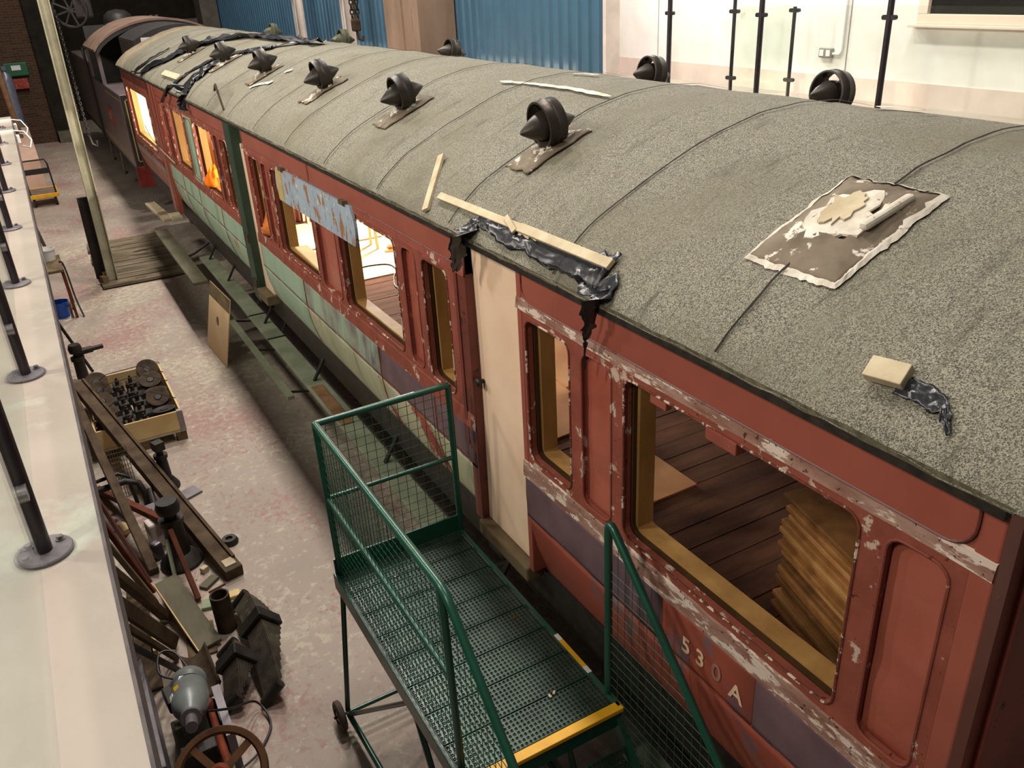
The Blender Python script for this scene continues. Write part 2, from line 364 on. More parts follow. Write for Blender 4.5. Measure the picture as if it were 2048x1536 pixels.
# left walkway
wk = struct(MB().bx(-3.0, -.122, -3, 15.3, 2.55, 2.70).build('walkway_floor', 'deck_grey'))
MB().bx(-.122, -.112, -3, 15.3, 2.52, 2.702).build('edge_strip', 'edge_strip', wk)
MB().bx(-.40, -.30, -3, 15.3, 2.35, 2.55).build('edge_beam', 'iron', wk)
for y in (0, 5, 10, 15): struct(MB().bx(-.55, -.40, y, y + .15, 0, 2.55).build('walkway_column', 'iron'))
struct(MB().bx(-.40, -.33, 4, 15.2, .93, 1.01).build('walkway_rail', 'iron'))
struct(MB().bx(-3.2, -3.0, -4, 38, 0, 9).build('wall_left', 'dark_wall'))
struct(MB().bx(-3.2, 9.6, 37, 37.2, 0, 9).build('wall_back', 'dark_wall'))
bp = struct(MB().bx(-3.0, .93, 32.2, 37, 0, 7).build('wall_back_pier', 'brickwork'))
MB().bx(.93, 1.45, 32.0, 37, 0, 7).build('pilaster', 'dark_wall', bp)
MB().bx(.95, 1.45, 31.7, 32.0, 0, .35).build('plinth', 'grey_wood', bp)
# right wall : blue cladding sheets
wr = struct(MB().bx(6.96, 7.1, 9.75, 37, 0, 9).build('wall_right', 'white_wall'))
def clad_mesh():
    b = MB(); prof = []
    y = 0
    for k in range(4):
        prof += [(y, 0), (y + .12, 0), (y + .145, -.035), (y + .225, -.035)]; y += .25
    prof.append((1.0, 0))
    for (y0, x0), (y1, x1) in zip(prof, prof[1:]):
        b.add([(x0, y0, 0), (x1, y1, 0), (x1, y1, 9), (x0, y0, 9)], [(0, 1, 2, 3)])
    return b
first = None
for k in range(27):
    if first is None:
        first = clad_mesh().build('cladding_sheet', 'blue_clad', wr); first.location = Vector((6.94, 10.25, 0)) - WL[wr]; first.location.x -= .0
    else:
        c = first.copy(); COL.objects.link(c); c.location = Vector((6.94, 10.25 + k, 0)) - WL[wr]
MB().bx(6.88, 7.1, 9.68, 9.75, 0, 9).build('corner_flashing', 'white_paint', wr)
# concrete column and steel stanchions along that wall
cc = MB().bx(6.2, 6.88, 14.1, 15.6, 0, 9).build('concrete_column', 'concrete'); struct(cc)
MB().bx(6.17, 6.2, 14.75, 14.95, 0, 9).build('conduit_strip', 'concrete', cc)
struct(MB().bx(6.3, 6.86, 32.6, 33.6, 0, 9).build('concrete_column', 'loco_grey'))
def stanchion(x, y, brace):
    b = MB(); w_ = .2
    b.bx(x - w_ / 2, x + w_ / 2, y - .01, y + .01, 0, 8); b.bx(x - w_ / 2, x - w_ / 2 + .016, y - .1, y + .1, 0, 8); b.bx(x + w_ / 2 - .016, x + w_ / 2, y - .1, y + .1, 0, 8)
    o = struct(b.build('steel_stanchion', 'white_paint'))
    if brace: MB().beam((x - .1, y, 4.0), (x - .55, y, 5.0), .12, .12).build('brace', 'white_paint', o)
stanchion(6.35, 18.0, True); stanchion(6.35, 21.4, True)
# gallery on the right
struct(MB().bx(7.0, 8.8, -3, 13.2, 2.5, 2.70).build('gallery_floor', 'deck_grey'))
wg = struct(MB().bx(8.8, 9.0, -3, 13.4, 0, 8).build('wall_gallery', 'white_wall'))
struct(MB().bx(7.1, 8.8, 13.2, 13.4, 0, 8).build('wall_gallery_end', 'white_wall'))
for y in (7.42, 11.0): MB().bx(8.795, 8.8, y, y + .012, 2.7, 8).build('panel_joint', 'socket', wg)
MB().bx(8.785, 8.8, -3, 13.2, 2.7, 2.95).build('skirting', 'skirting', wg)
wn = struct(MB().bx(8.79, 8.8, 3.9, 6.42, 3.64, 4.9).build('window_1', 'window_dark'))
for a in ((3.9, 6.50, 3.56, 3.66), (6.38, 6.50, 3.66, 4.87), (3.9, 6.5, 4.87, 4.97), (4.9, 4.98, 3.66, 4.87)):
    MB().bx(8.74, 8.80, *a).build('window_frame', 'frame_cream', wn, bevel=.006)
MB().bx(8.68, 8.80, 3.85, 6.56, 3.53, 3.56).build('window_sill', 'frame_cream', wn, bevel=.006)
so = thing('double_socket', (8.79, 7.72, 3.16), 'grey metal double socket on the white gallery wall', 'socket')
MB().bx(8.755, 8.80, 7.62, 7.82, 3.15, 3.26).build('box', 'socket', so, bevel=.008)
for y in (7.67, 7.77): MB().bx(8.748, 8.755, y - .03, y + .03, 3.17, 3.24).build('outlet', 'white_plastic', so)
MB().tube([(8.78, 7.62, 3.2), (8.78, 7.52, 3.2), (8.78, 7.49, 3.24), (8.78, 7.49, 5.5)], .016, 8).build('conduit', 'white_plastic', so, smooth=True)
# ---------------------------------------------------------------- balustrades
def post(x, y, z0, h, r, label, group, clamps, side=1, flange=True):
    t = thing('railing_post', (x, y, z0), label, 'post', group)
    MB().tube([(x, y, z0), (x, y, z0 + h)], r, 14).build('tube', 'post_black', t, smooth=True)
    if flange:
        f = MB().lathe([(.0, .014), (.084, .014), (.088, .010), (.088, 0)], (x, y, z0), (0, 0, 1), 28).build('base_flange', 'flange', t, smooth=True)
        for a in (.6, .6 + math.pi):
            bx_, by_ = x + .062 * math.cos(a), y + .062 * math.sin(a)
            MB().lathe([(0, .012), (.011, .012), (.011, 0)], (bx_, by_, z0 + .016), (0, 0, 1), 6).lathe([(0, .003), (.016, .003), (.016, 0)], (bx_, by_, z0 + .014), (0, 0, 1), 14).build('bolt', 'steel', f)
    for zc in clamps:
        b = MB()
        pts = []
        for s_, a0 in ((1, -90), (-1, 90)):
            for i in range(7):
                a = math.radians(a0 + 180 * i / 6); pts.append((x - .018, y + s_ * .055 + .022 * math.cos(a), zc + .022 * math.sin(a)))
        b.prism(pts, (.036, 0, 0)).build('glass_clamp', 'post_black' if r > .02 and x > 0 else 'steel', t)
    return t
def pane(x, y0, y1, z0, z1, label, group, x2=None):
    if x2 is None: b = MB().bx(x - .005, x + .005, y0, y1, z0, z1)
    else:
        b = MB().beam((x, y0, (z0 + z1) / 2), (x2, y1, (z0 + z1) / 2), .01, z1 - z0)
    return tag(b.build('glass_panel', 'glass'), label, 'glass panel', group)
LP = [1.07 + 1.61 * k for k in range(9)]
for y in LP: post(-.29, y, 2.70, 1.12, .028, 'black tubular railing post bolted to the walkway edge', 'railing posts on the walkway', (2.95, 3.62))
for a, b_ in zip(LP, LP[1:]): pane(-.29, a + .04, b_ - .04, 2.80, 3.74, 'clear glass railing panel between posts on the walkway', 'glass panels on the walkway')
GP = [4.05, 5.64, 7.26, 8.79]
for y in GP: post(7.2, y, 2.70, 1.25, .030, 'thick black railing post on the gallery before the white wall', 'front railing posts on the gallery', (2.86, 3.74))
for a, b_ in zip(GP, GP[1:]): pane(7.2, a + .045, b_ - .045, 2.80, 3.84, 'clear glass railing panel between posts on the gallery', 'glass panels on the gallery')
post(7.62, 8.12, 2.70, 1.2, .022, 'thinner black railing post behind the gallery railing, farther from the window', None, (3.0, 3.74))
post(8.18, 7.72, 2.70, 1.06, .022, 'short thin black railing post near the wall socket', None, (2.95, 3.72))
pane(7.62, 8.08, 7.76, 2.80, 3.78, 'glass panel set across the gallery behind its railing', None, x2=8.18)
# ================================================================ the carriage
XS = 1.90
car = thing('railway_carriage', (CX, .93, 0), 'long red and pale green wooden railway carriage with a felt covered roof', 'railway carriage')
def nz(x, y, z=0, s=1.0): return noise.noise(Vector((x * s, y * s, z * s)))
# ---- roof sheets
def roof_pt(u, y, off=0):
    x = CX + u; z = roofz(x); e = .01
    dz = (roofz(x + e) - roofz(x - e)) / (2 * e); n = Vector((-dz, 0, 1)).normalized()
    return Vector((x, y, z)) + n * off
PITCH = 1.045
ys = [.885 + PITCH * k for k in range(18)]
# profile parameter with even arc steps
US = [-1.45, -1.425, -1.40, -1.36, -1.32, -1.26, -1.21, -1.1, -1.0, -.9, -.8, -.7, -.6, -.5, -.38, -.25, -.12]; US = US + [0] + [-u for u in US[::-1]]
for k in range(17):
    y0, y1 = ys[k], ys[k + 1] + .05
    def fn(a, b, y0=y0, y1=y1, k=k):
        u = US[round(a * (len(US) - 1))]; y = y0 + (y1 - y0) * b
        wob = .018 * nz(u * 1.7, k * 3.1)
        off = .004 + .006 * max(0, (b - .9) / .1) + .006 * nz(u * 2.2, y * 2.2)
        if b in (0, 1): y += wob
        p = roof_pt(u, y, off)
        if abs(u) > 1.44: p.z += .012 * nz(y * 9, u) - .01; p.x += .008 * nz(y * 14, 4)
        return p
    MB().grid(fn, len(US) - 1, 10).build('roof_sheet', 'felt' if ys[k] < 16.6 else 'felt_beige', car, smooth=True)
    if k:
        pts = []
        for i in range(60):
            u = -1.43 + 2.86 * i / 59
            pts.append((u, y0 + .05 + .018 * nz(u * 1.7, (k - 1) * 3.1) + .012 * nz(u * 6, k * 7.7)))
        b = MB(); vs = []
        for (u, y) in pts:
            wd = .004 + .005 * abs(nz(u * 9, k))
            vs += [roof_pt(u, y - wd, .019), roof_pt(u, y + wd, .021)]
        b.add(vs, [(2 * i, 2 * i + 1, 2 * i + 3, 2 * i + 2) for i in range(59)]).build('roof_seam', 'tar', car)
# eave edge, ceiling lining
for s_ in (-1, 1):
    b = MB(); n_ = 240
    vs = []
    for i in range(n_ + 1):
        y = .90 + (18.6 - .90) * i / n_; x = CX + s_ * 1.44
        vs += [(x + s_ * .012, y, 3.07 + .010 * nz(y * 9, 2)), (x + s_ * .010, y, 3.048 + .012 * nz(y * 11, 5)), (x - s_ * .05, y, 3.045)]
    b.add(vs, [(3 * i + j, 3 * i + 3 + j, 3 * i + 4 + j, 3 * i + 1 + j) for i in range(n_) for j in (0, 1)]).build('eave_strip', 'eave', car)
for s_ in (-1, 1): MB().bx(CX + s_ * 1.435 - .015, CX + s_ * 1.435 + .015, .92, 18.6, 3.02, 3.05).build('eave_shade_strip', 'tar', car)  # added dark strips; the tar colour paints in shade under the roof overhang
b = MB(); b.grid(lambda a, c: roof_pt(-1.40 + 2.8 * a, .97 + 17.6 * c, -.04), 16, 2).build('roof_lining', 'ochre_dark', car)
# ---- side
def ring(loop_i, Y0, Y1, Z0, Z1, xf, xb, k=4):
    """plate with a rounded hole"""
    m = len(loop_i); out = []
    for q in range(4):
        for i in range(k + 1):
            y, z = loop_i[q * (k + 1) + i]
            if q == 0: o = (Y1, z) if i < 2 else ((Y1, Z1) if i == 2 else (y, Z1))
            if q == 1: o = (y, Z1) if i < 2 else ((Y0, Z1) if i == 2 else (Y0, z))
            if q == 2: o = (Y0, z) if i < 2 else ((Y0, Z0) if i == 2 else (y, Z0))
            if q == 3: o = (y, Z0) if i < 2 else ((Y1, Z0) if i == 2 else (Y1, z))
            out.append(o)
    vs = [(xf, y, z) for y, z in out] + [(xf, y, z) for y, z in loop_i] + [(xb, y, z) for y, z in loop_i] + [(xb, y, z) for y, z in out]
    fs = []
    for i in range(m):
        j = (i + 1) % m
        for a in range(3): fs.append((a * m + i, a * m + j, (a + 1) * m + j, (a + 1) * m + i))
    return MB().add(vs, fs)
ZB0, ZB1 = 1.925, 2.82
def bay(Y0, Y1, y0, y1, kind, surround='peeled_red', panel='red_panel', z0=1.965, z1=2.765, r=.055, jamb='ochre'):
    lp = rr_loop(y0, y1, z0, z1, r)
    s_ = ring(lp, Y0, Y1, ZB0, ZB1, XS, XS + .04).build('window_surround' if kind == 'w' else 'panel_surround', surround, car)
    MB().tube([(XS - .001, y, z) for y, z in lp], .006, 6, close=True).build('beading', 'chip_white' if kind == 'w' else 'peeled_red', s_, smooth=True)
    if kind == 'w':
        lp2 = rr_loop(y0 + .012, y1 - .012, z0 + .012, z1 - .012, r - .008)
        ring(lp2, Y0 + .01, Y1 - .01, ZB0, ZB1, XS + .045, XS + .062).build('glazing_rebate', 'ochre_dark', car)
        lp3 = rr_loop(y0 + .03, y1 - .03, z0 + .025, z1 - .02, .01)
        ring(lp3, Y0 + .01, Y1 - .01, ZB0, ZB1, XS + .064, XS + .15).build('window_frame', jamb, car)
        lp = lp2
    else:
        def fn(a, c):
            y = y0 - .01 + (y1 - y0 + .02) * a; z = z0 - .01 + (z1 - z0 + .02) * c
            ed = min(a, 1 - a, c, 1 - c) * 4
            return Vector((XS + .032 + min(ed, 1) * (.012 * nz(y * 3, z * 4.5) + .008 * nz(y * 7, z * 9, 4)), y, z))
        MB().grid(fn, 8, 20).build('panel', panel, car, smooth=True, solid=.01)
secA = [(1.0, 1.30, 1.045, 1.25, 'p'), (1.30, 2.59, 1.345, 2.545, 'w'), (2.59, 2.915, 2.635, 2.865, 'p'), (2.915, 3.43, 2.965, 3.36, 'w')]
offB = [(4.00, 4.66, 4.25, 4.61, 'w'), (4.66, 4.985, 4.715, 4.925, 'p'), (4.985, 6.27, 5.05, 6.22, 'w'), (6.27, 6.85, 6.32, 6.80, 'p'), (6.85, 8.12, 6.90, 8.07, 'w'), (8.12, 8.445, 8.18, 8.40, 'p'), (8.445, 9.06, 8.49, 8.87, 'w')]
for q in secA: bay(*q)
for i, q in enumerate(offB): bay(*q)
for i, q in enumerate(offB):
    q2 = tuple(v + 5.62 for v in q[:4]) + (q[4],)
    bay(*q2, surround='peeled_red' if i != 3 else 'pale_green', panel='pale_green' if i == 3 else 'red_dark')
# far vestibule: large open light
lp = rr_loop(15.75, 18.3, 1.82, 2.72, .05)
s_ = ring(lp, 15.12, 18.66, 1.74, 2.82, XS, XS + .05).build('window_surround', 'red', car)
MB().tube([(XS - .001, y, z) for y, z in lp], .012, 6, close=True).build('beading', 'chip_white', s_)
ring(rr_loop(15.80, 18.25, 1.86, 2.69, .02), 15.5, 18.5, 1.74, 2.82, XS + .055, XS + .15).build('window_frame', 'ochre', car)
# posts and corner pillars
MB().bx(XS - .004, XS + .08, .93, 1.0, 1.15, 3.06).build('corner_pillar', 'red', car, bevel=.006)
MB().bx(XS - .006, XS + .10, 4.0, 4.10, 1.18, 3.04).build('door_pillar', 'red_dark', car, bevel=.006)
MB().bx(XS - .012, XS, 4.10, 4.135, 1.7, 3.04).build('door_beading', 'red_dark', car)
MB().bx(XS - .004, XS + .10, 3.385, 3.43, 1.18, 3.05).build('door_pillar', 'red_plain', car, bevel=.006)
MB().bx(XS - .035, XS + .08, 9.42, 9.70, 1.02, 3.04).build('door_pillar', 'door_green', car, bevel=.01, label='dark green door pillar')
for z in (1.18, 1.72): MB().bx(XS - .05, XS - .02, 9.44, 9.60, z, z + .10).build('hinge', 'rust', car, bevel=.004)
MB().bx(XS - .03, XS + .06, 14.66, 15.12, .98, 3.02).build('door_pillar', 'red', car, bevel=.01)
MB().bx(XS - .034, XS - .03, 14.7, 14.78, 1.0, 3.0).build('door_beading', 'red_dark', car)
# doors
dr = MB().grid(lambda a, c: Vector((XS + .055 + .012 * math.sin(3 * c) * a, 3.435 + .585 * a, 1.20 + 1.86 * c)), 4, 12).build('door', 'cream_door', car, solid=.03, label='cream painted door')
MB().lathe([(0, 0), (.014, 0), (.012, .02), (.024, .026), (.026, .04), (.018, .05), (0, .052)], (XS + .045, 3.96, 2.17), (-1, 0, 0), 14).build('door_knob', 'iron', dr, smooth=True)
MB().bx(XS + .05, XS + .08, 9.07, 9.43, 1.2, 2.80).build('door', 'cream_door', car)
MB().box((XS + .03, 3.72, 1.145), (.12, .60, .10)).build('door_sill', 'old_wood', car, bevel=.012)
MB().box((XS + .03, 9.24, 1.145), (.16, .40, .11)).build('door_sill', 'old_wood', car, bevel=.012)
# cantrail
for (a, b_, m_) in [(.93, 3.43, 'red_plain'), (4.0, 9.06, 'red_plain'), (9.70, 14.66, 'red_plain'), (15.1, 18.66, 'red_dark')]:
    MB().bx(XS, XS + .05, a, b_, 2.815, 3.075).build('cantrail', 'red_plain' if m_ != 'red_dark' else 'red_dark', car)
    cuts = [a + .07, b_ - .06] if b_ - a < 3 else [a + .08, (a + b_) / 2 + .25, b_ - .06]
    for y0, y1 in zip(cuts, cuts[1:]):
        lp = rr_loop(y0, y1 - .004, 2.855, 3.062, .085 if b_ - a < 3 else .03, 6)
        pp = MB().prism([(XS - .008, y, z) for y, z in lp], (.012, 0, 0)).build('cantrail_panel', m_, car)
        MB().tube([(XS - .008, y, z) for y, z in lp], .005, 5, close=True).build('beading', 'red_dark', pp)
    # rails with flaking paint
    zr = .0 if a < 15 else -.19
    for zz, mm, nm in ((2.832, 'peeled', 'top_rail'), (1.875 + zr, 'peeled', 'waist_rail')):
        n_ = max(8, int((b_ - a) / .06)); vs = []
        for i in range(n_ + 1):
            y = a + (b_ - a) * i / n_; j1 = .005 * nz(y * 6, zz); j2 = .004 * nz(y * 9, zz + 3)
            hh = .034 if nm == 'top_rail' else .055; vs += [(XS, y, zz + hh + 2 * j2), (XS - .007 + j1 * .6, y, zz + hh - .006 + j2), (XS - .012 + j1 * .6, y, zz - hh * .5), (XS - .014, y, zz - hh + .008 + j1), (XS, y, zz - hh)]
        MB().add(vs, [(5 * i + q, 5 * i + 5 + q, 5 * i + 6 + q, 5 * i + 1 + q) for i in range(n_) for q in range(4)]).build(nm, mm if a < 4 else 'peeled_red', car)
# remains of glazing bars in the big front window, chocks on its sill
MB().box((XS + .01, 1.95, 2.745), (.05, .16, .05)).build('glazing_remnant', 'peeled_red', car, bevel=.004)
MB().box((XS + .02, 2.33, 2.74), (.03, .10, .05)).build('glazing_remnant', 'red', car, bevel=.004)
# waist and lower panels
def side_x(z): return XS + (.10 * max(0, (1.60 - z) / .45) ** 1.8)
def lower(y0, y1, z0, z1, mat, name='lower_panel'):
    return MB().grid(lambda a, c: Vector((side_x(z0 + (z1 - z0) * c) + .003 * nz((y0 + (y1 - y0) * a) * 4, c * 3), y0 + (y1 - y0) * a, z0 + (z1 - z0) * c)), max(3, int((y1 - y0) * 5)), 10).build(name, mat, car, smooth=True, solid=.014)
for (a, b_, m_) in [(.94, 1.68, 'purple'), (1.685, 2.24, 'red_purple'), (2.245, 3.42, 'purple'), (4.02, 5.60, 'purple'), (5.605, 7.48, 'purple_green'), (7.485, 9.05, 'pale_green'), (9.72, 11.3, 'pale_green'), (11.305, 13.0, 'pale_green'), (13.005, 14.65, 'pale_green'), (15.12, 18.65, 'grey_band')]:
    lower(a, b_, 1.565 if a < 15 else 1.5, 1.83 if a < 15 else 1.74, m_, 'waist_panel')
for (a, b_, m_) in [(.94, 3.42, 'red_purple'), (4.02, 4.60, 'cream_green'), (4.605, 5.60, 'red_green'), (5.605, 7.48, 'cream_green'), (7.485, 9.05, 'pale_green'), (9.72, 10.9, 'pale_green_red'), (10.905, 12.3, 'pale_green'), (12.305, 13.5, 'pale_green'), (13.505, 14.65, 'pale_green_red')]:
    lower(a, b_, 1.15, 1.562, m_)
lower(15.12, 18.65, .88, 1.498, 'pinkish')
for (a, b_) in [(.94, 3.42), (4.02, 9.05), (9.72, 14.65)]:
    MB().bx(XS - .006, XS + .004, a, b_, 1.556, 1.570).build('waist_beading', 'peeled_red' if a > 4 else 'red', car)
for y in (4.60, 5.60, 7.48, 10.9, 12.3, 13.5): 
    MB().tube([(side_x(z) - .008, y, z) for z in (1.16, 1.3, 1.45, 1.6, 1.72, 1.9)], .006, 6).build('joint_beading', 'peeled_red', car)
# running number 530A on the waist
def glyph(ch, y, z, size, mat):
    cu = bpy.data.curves.new('num', 'FONT'); cu.body = ch; cu.size = size; cu.extrude = .0006; cu.offset = size * .018; cu.align_x = 'CENTER'
    t = bpy.data.objects.new('t', cu); COL.objects.link(t); dg = bpy.context.evaluated_depsgraph_get()
    me = bpy.data.meshes.new_from_object(t.evaluated_get(dg)); bpy.data.objects.remove(t); me.materials.clear(); me.materials.append(MAT[mat])
    o = link('numeral', me, (XS - .0105, y, z), car); o.rotation_euler = (math.pi / 2, 0, -math.pi / 2); return o
for ch, px, py, m_ in (('5', 1371, 1305, 'number'), ('3', 1399, 1331, 'number'), ('0', 1431, 1359, 'number_faint'), ('A', 1470, 1401, 'number')):
    q = P(px, py, x=XS - .01); glyph(ch, q.y, q.z, .115, m_)
# near end wall, far end wall, opposite side
def end_wall(y, th, mat, name):
    us = [-1.38 + 2.76 * i / 20 for i in range(21)]
    poly = [(CX - 1.38, y, 1.1)] + [(CX + u, y, roofz(CX + u) - .03) for u in us] + [(CX + 1.38, y, 1.1)]
    return MB().prism(poly, (0, th, 0)).build(name, mat, car)
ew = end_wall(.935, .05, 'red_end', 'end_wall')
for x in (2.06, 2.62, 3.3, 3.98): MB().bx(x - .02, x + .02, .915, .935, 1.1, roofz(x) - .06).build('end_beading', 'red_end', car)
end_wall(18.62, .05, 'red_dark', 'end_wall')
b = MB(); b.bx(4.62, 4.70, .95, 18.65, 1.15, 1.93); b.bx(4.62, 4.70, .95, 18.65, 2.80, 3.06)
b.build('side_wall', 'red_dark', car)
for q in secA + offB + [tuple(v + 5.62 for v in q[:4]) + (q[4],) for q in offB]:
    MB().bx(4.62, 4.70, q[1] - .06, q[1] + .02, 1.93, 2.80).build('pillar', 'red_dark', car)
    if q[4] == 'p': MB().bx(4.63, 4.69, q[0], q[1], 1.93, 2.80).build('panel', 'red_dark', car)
# floor boards
fb = MB().box((0, 0, .015), (2.62, .166, .03)).build('floor_board', 'plank_floor', car)
nb = 102
for k in range(nb):
    o = fb if k == 0 else fb.copy()
    if k: COL.objects.link(o)
    o.location = Vector((3.30, 1.07 + .172 * k, 1.165 + random.uniform(0, .006))) - WL[car]
MB().bx(2.0, 4.6, .98, 18.6, 1.10, 1.155).build('underframe', 'iron', car)
for x in (2.02, 4.5): MB().bx(x, x + .08, 1.0, 18.6, .84, 1.12).build('solebar', 'iron', car)
for y in (5.8, 8.6, 11.4): MB().bx(2.1, 4.5, y, y + .1, .75, 1.1).build('cross_member', 'iron', car)
MB().tube([(3.0, 8.9, .62), (3.0, 10.2, .62)], .2, 14).build('vacuum_cylinder', 'iron', car, smooth=True)
# footboards
for (a, b_) in [(1.35, 4.9), (4.905, 9.06), (9.08, 9.94), (9.96, 12.95)]:
    MB().bx(1.79, 1.985, a, b_, .66, .70).build('footboard', 'footboard', car, bevel=.008)
for y in (9.07, 9.95): MB().bx(1.785, 1.99, y - .012, y + .012, .695, .707).build('strap', 'iron', car)
for y in (2.0, 3.9, 5.8, 7.7, 9.6, 11.5, 12.7): MB().beam((1.86, y, .65), (2.05, y, .95), .04, .02).build('footboard_bracket', 'iron', car)
MB().bx(1.60, 1.67, 7.7, 10.9, .56, .60).build('lower_footboard', 'footboard', car, bevel=.006)
for y in (7.9, 9.2, 10.3): MB().tube([(1.64, y, .56), (1.9, y, .50), (2.06, y, .84)], .014, 6).build('footboard_bracket', 'iron', car)
fa, fc = P(322, 462, z=.72), P(402, 566, z=.74)
MB().beam(fa, fc, .20, .045).build('footboard', 'grey_wood', car, bevel=.008)
fa, fc = P(300, 407, z=.90), P(338, 440, z=.90)
MB().beam(fa, fc, .17, .05).build('footboard', 'batten', car, bevel=.008)
fa, fc = P(347, 428, z=1.0), P(356, 438, z=1.0)
MB().beam(fa, fc, .17, .05).build('footboard', 'batten', car, bevel=.008)
MB().tube([(1.66, 13.2, .66), (1.75, 13.1, .72), (2.0, 13.1, .85)], .02, 6).build('step_bracket', 'iron', car)
# bogies
def bogie(yc):
    g = MB()
    for x in (2.42, 4.10): g.bx(x, x + .06, yc - 1.5, yc + 1.5, .45, .72)
    for y in (yc - 1.45, yc, yc + 1.4): g.bx(2.42, 4.16, y, y + .1, .5, .66)
    bo = g.build('bogie', 'iron', car)
    for y in (yc - 1.05, yc + 1.05):
        MB().tube([(2.4, y, .46), (4.2, y, .46)], .07, 12).build('axle', 'iron', bo, smooth=True)
        for x in (CX - .76, CX + .63):
            MB().lathe([(0, .0), (.10, .0), (.12, .05), (.36, .05), (.38, .0), (.46, .0), (.46, .10), (.465, .10), (.465, .13), (0, .13)], (x, y, .466), (1, 0, 0), 28).build('wheel', 'rust', bo, smooth=True)
        for x in (2.30, 4.16): MB().box((x + .06, y, .48), (.16, .24, .28)).build('axle_box', 'iron', bo, bevel=.02)
bogie(3.6); bogie(15.6)
# ---- torpedo ventilators
def vent(x, y, mat='vent', patch=True, tilt=0.0):
    z = roofz(x); e = .02; sl = math.atan((roofz(x + e) - roofz(x - e)) / (2 * e))
    ax = Vector((math.cos(sl * .45 + tilt), 0, math.sin(sl * .45 + tilt))); up = Vector((-ax.z, 0, ax.x))
    c = Vector((x, y, z + .145))
    R_ = random.uniform(.112, .12)
    v = MB().lathe([(R_, -.055), (R_ + .006, -.053), (R_ + .006, -.01), (R_ + .012, 0), (R_ + .006, .01), (R_ + .006, .053), (R_, .055), (R_ - .006, .054), (R_ - .006, -.054)], c, ax, 32, closed_profile=True).build('ventilator', mat, car, smooth=True)
    MB().lathe([(0, -.175), (.012, -.165), (.05, -.105), (.078, -.045), (.082, 0), (.078, .045), (.05, .105), (.012, .165), (0, .175)], c - up * .012, ax, 24).build('cone', mat, v, smooth=True)
    MB().lathe([(.062, .0), (.058, .04), (.066, .09), (.07, .12)], c - up * .20, up, 18).build('neck', mat, v, smooth=True)
    for a in (.9, 2.2, 4.0, 5.4):
        rv = (Vector((0, 1, 0)) * math.cos(a) + up * math.sin(a))
        MB().beam(c + rv * .07 - up * .01, c + rv * (R_ - .003), .03, .006, ax).build('stay', mat, v)
    if patch:
        def fn(a, d):
            u = (a - .5) * (.40 + .05 * nz(d * 5, y)); w_ = (d - .5) * (.24 + .05 * nz(a * 5, y))
            px = x + u; r_ = math.hypot(u, w_)
            return Vector((px, y + w_ + .012 * nz(px * 9, y), roofz(px) + .016 + max(0, .03 * (1 - r_ / .13)) + .004 * nz(px * 20, w_ * 20)))
        MB().grid(fn, 14, 10).build('flashing', 'flashing', v, smooth=True, solid=.008)
        b = MB()
        for k in range(16):
            a = random.uniform(0, 6.28); rr_ = random.uniform(.05, .09)
            q = Vector((x + rr_ * math.cos(a), y + rr_ * math.sin(a), 0)); q.z = roofz(q.x) + .035
            b.box(q, (.035, .025, .02), rotz(a))
        b.build('mastic', 'white_stain', v, bevel=.004)
    return v
for x, y in [(2.42, 3.94), (2.41, 5.90), (2.41, 7.72), (2.41, 9.72)]: vent(x, y, tilt=random.uniform(-.06, .1))
for x, y in [(2.42, 11.68), (2.42, 13.85)]: vent(x, y, patch=True)
for x, y, m_ in [(4.2, 3.62, 'vent'), (4.2, 5.32, 'vent'), (4.2, 8.74, 'vent'), (4.18, 12.15, 'vent_pale'), (4.18, 15.75, 'vent_pale')]: vent(x, y, m_, tilt=random.uniform(-.1, .1))
# the base where one ventilator is missing
hx, hy = 2.42, 1.97
def fn(a, d):
    u = (a - .5) * .50; w_ = (d - .5) * .40
    px = hx + u + .012 * nz(d * 8, 3); py = hy + w_ + .014 * nz(a * 8, 9)
    m = max(abs(u) / .25, abs(w_) / .20); h = .035 * max(0, min(1, (1 - m) / .5))
    if m < .42: h -= .02
    return Vector((px, py, roofz(px) + .014 + h + .005 * nz(px * 30, py * 30)))
vb = MB().grid(fn, 28, 24).build('ventilator_base', 'flashing', car, smooth=True, solid=.008)
per = [(i / 24, 0) for i in range(24)] + [(1, i / 24) for i in range(24)] + [(1 - i / 24, 1) for i in range(24)] + [(0, 1 - i / 24) for i in range(24)]
vs = []
for i, (a, d) in enumerate(per):
    q = fn(a, d); o_ = Vector((a - .5, d - .5, 0)).normalized(); w1 = .012 + .022 * abs(nz(i * .45, 3)); w2 = .01 + .03 * abs(nz(i * .6, 7))
    p1 = q + o_ * w1; p1.z = roofz(p1.x) + .012; p2 = q - o_ * w2; p2.z += .008 + .1 * w2; vs += [p1, q + Vector((0, 0, .007)), p2]
k = len(per)
MB().add(vs, [(3 * i + j, 3 * i + j + 1, 3 * ((i + 1) % k) + j + 1, 3 * ((i + 1) % k) + j) for i in range(k) for j in (0, 1)]).build('sealant_edge', 'white_stain', vb)
pl = []
for i in range(26):
    a = 6.283 * i / 26; r_ = (.06 + .05 * nz(i * .9, 5)); px = hx + .025 + r_ * 1.5 * math.cos(a); py = hy + .03 + r_ * 1.0 * math.sin(a); pl.append((px, py, roofz(px) + .056))
MB().prism(pl, (0, 0, .006)).build('torn_board', 'batten', vb)
pl = []
for i in range(22):
    a = 6.283 * i / 22; r_ = (.15 + .08 * nz(i * 2.7, 2)); px = hx + r_ * 1.0 * math.cos(a); py = hy + .01 + r_ * .8 * math.sin(a); pl.append((px, py, roofz(px) + .046))
MB().prism(pl, (0, 0, .008)).build('sealant', 'white_stain', vb)
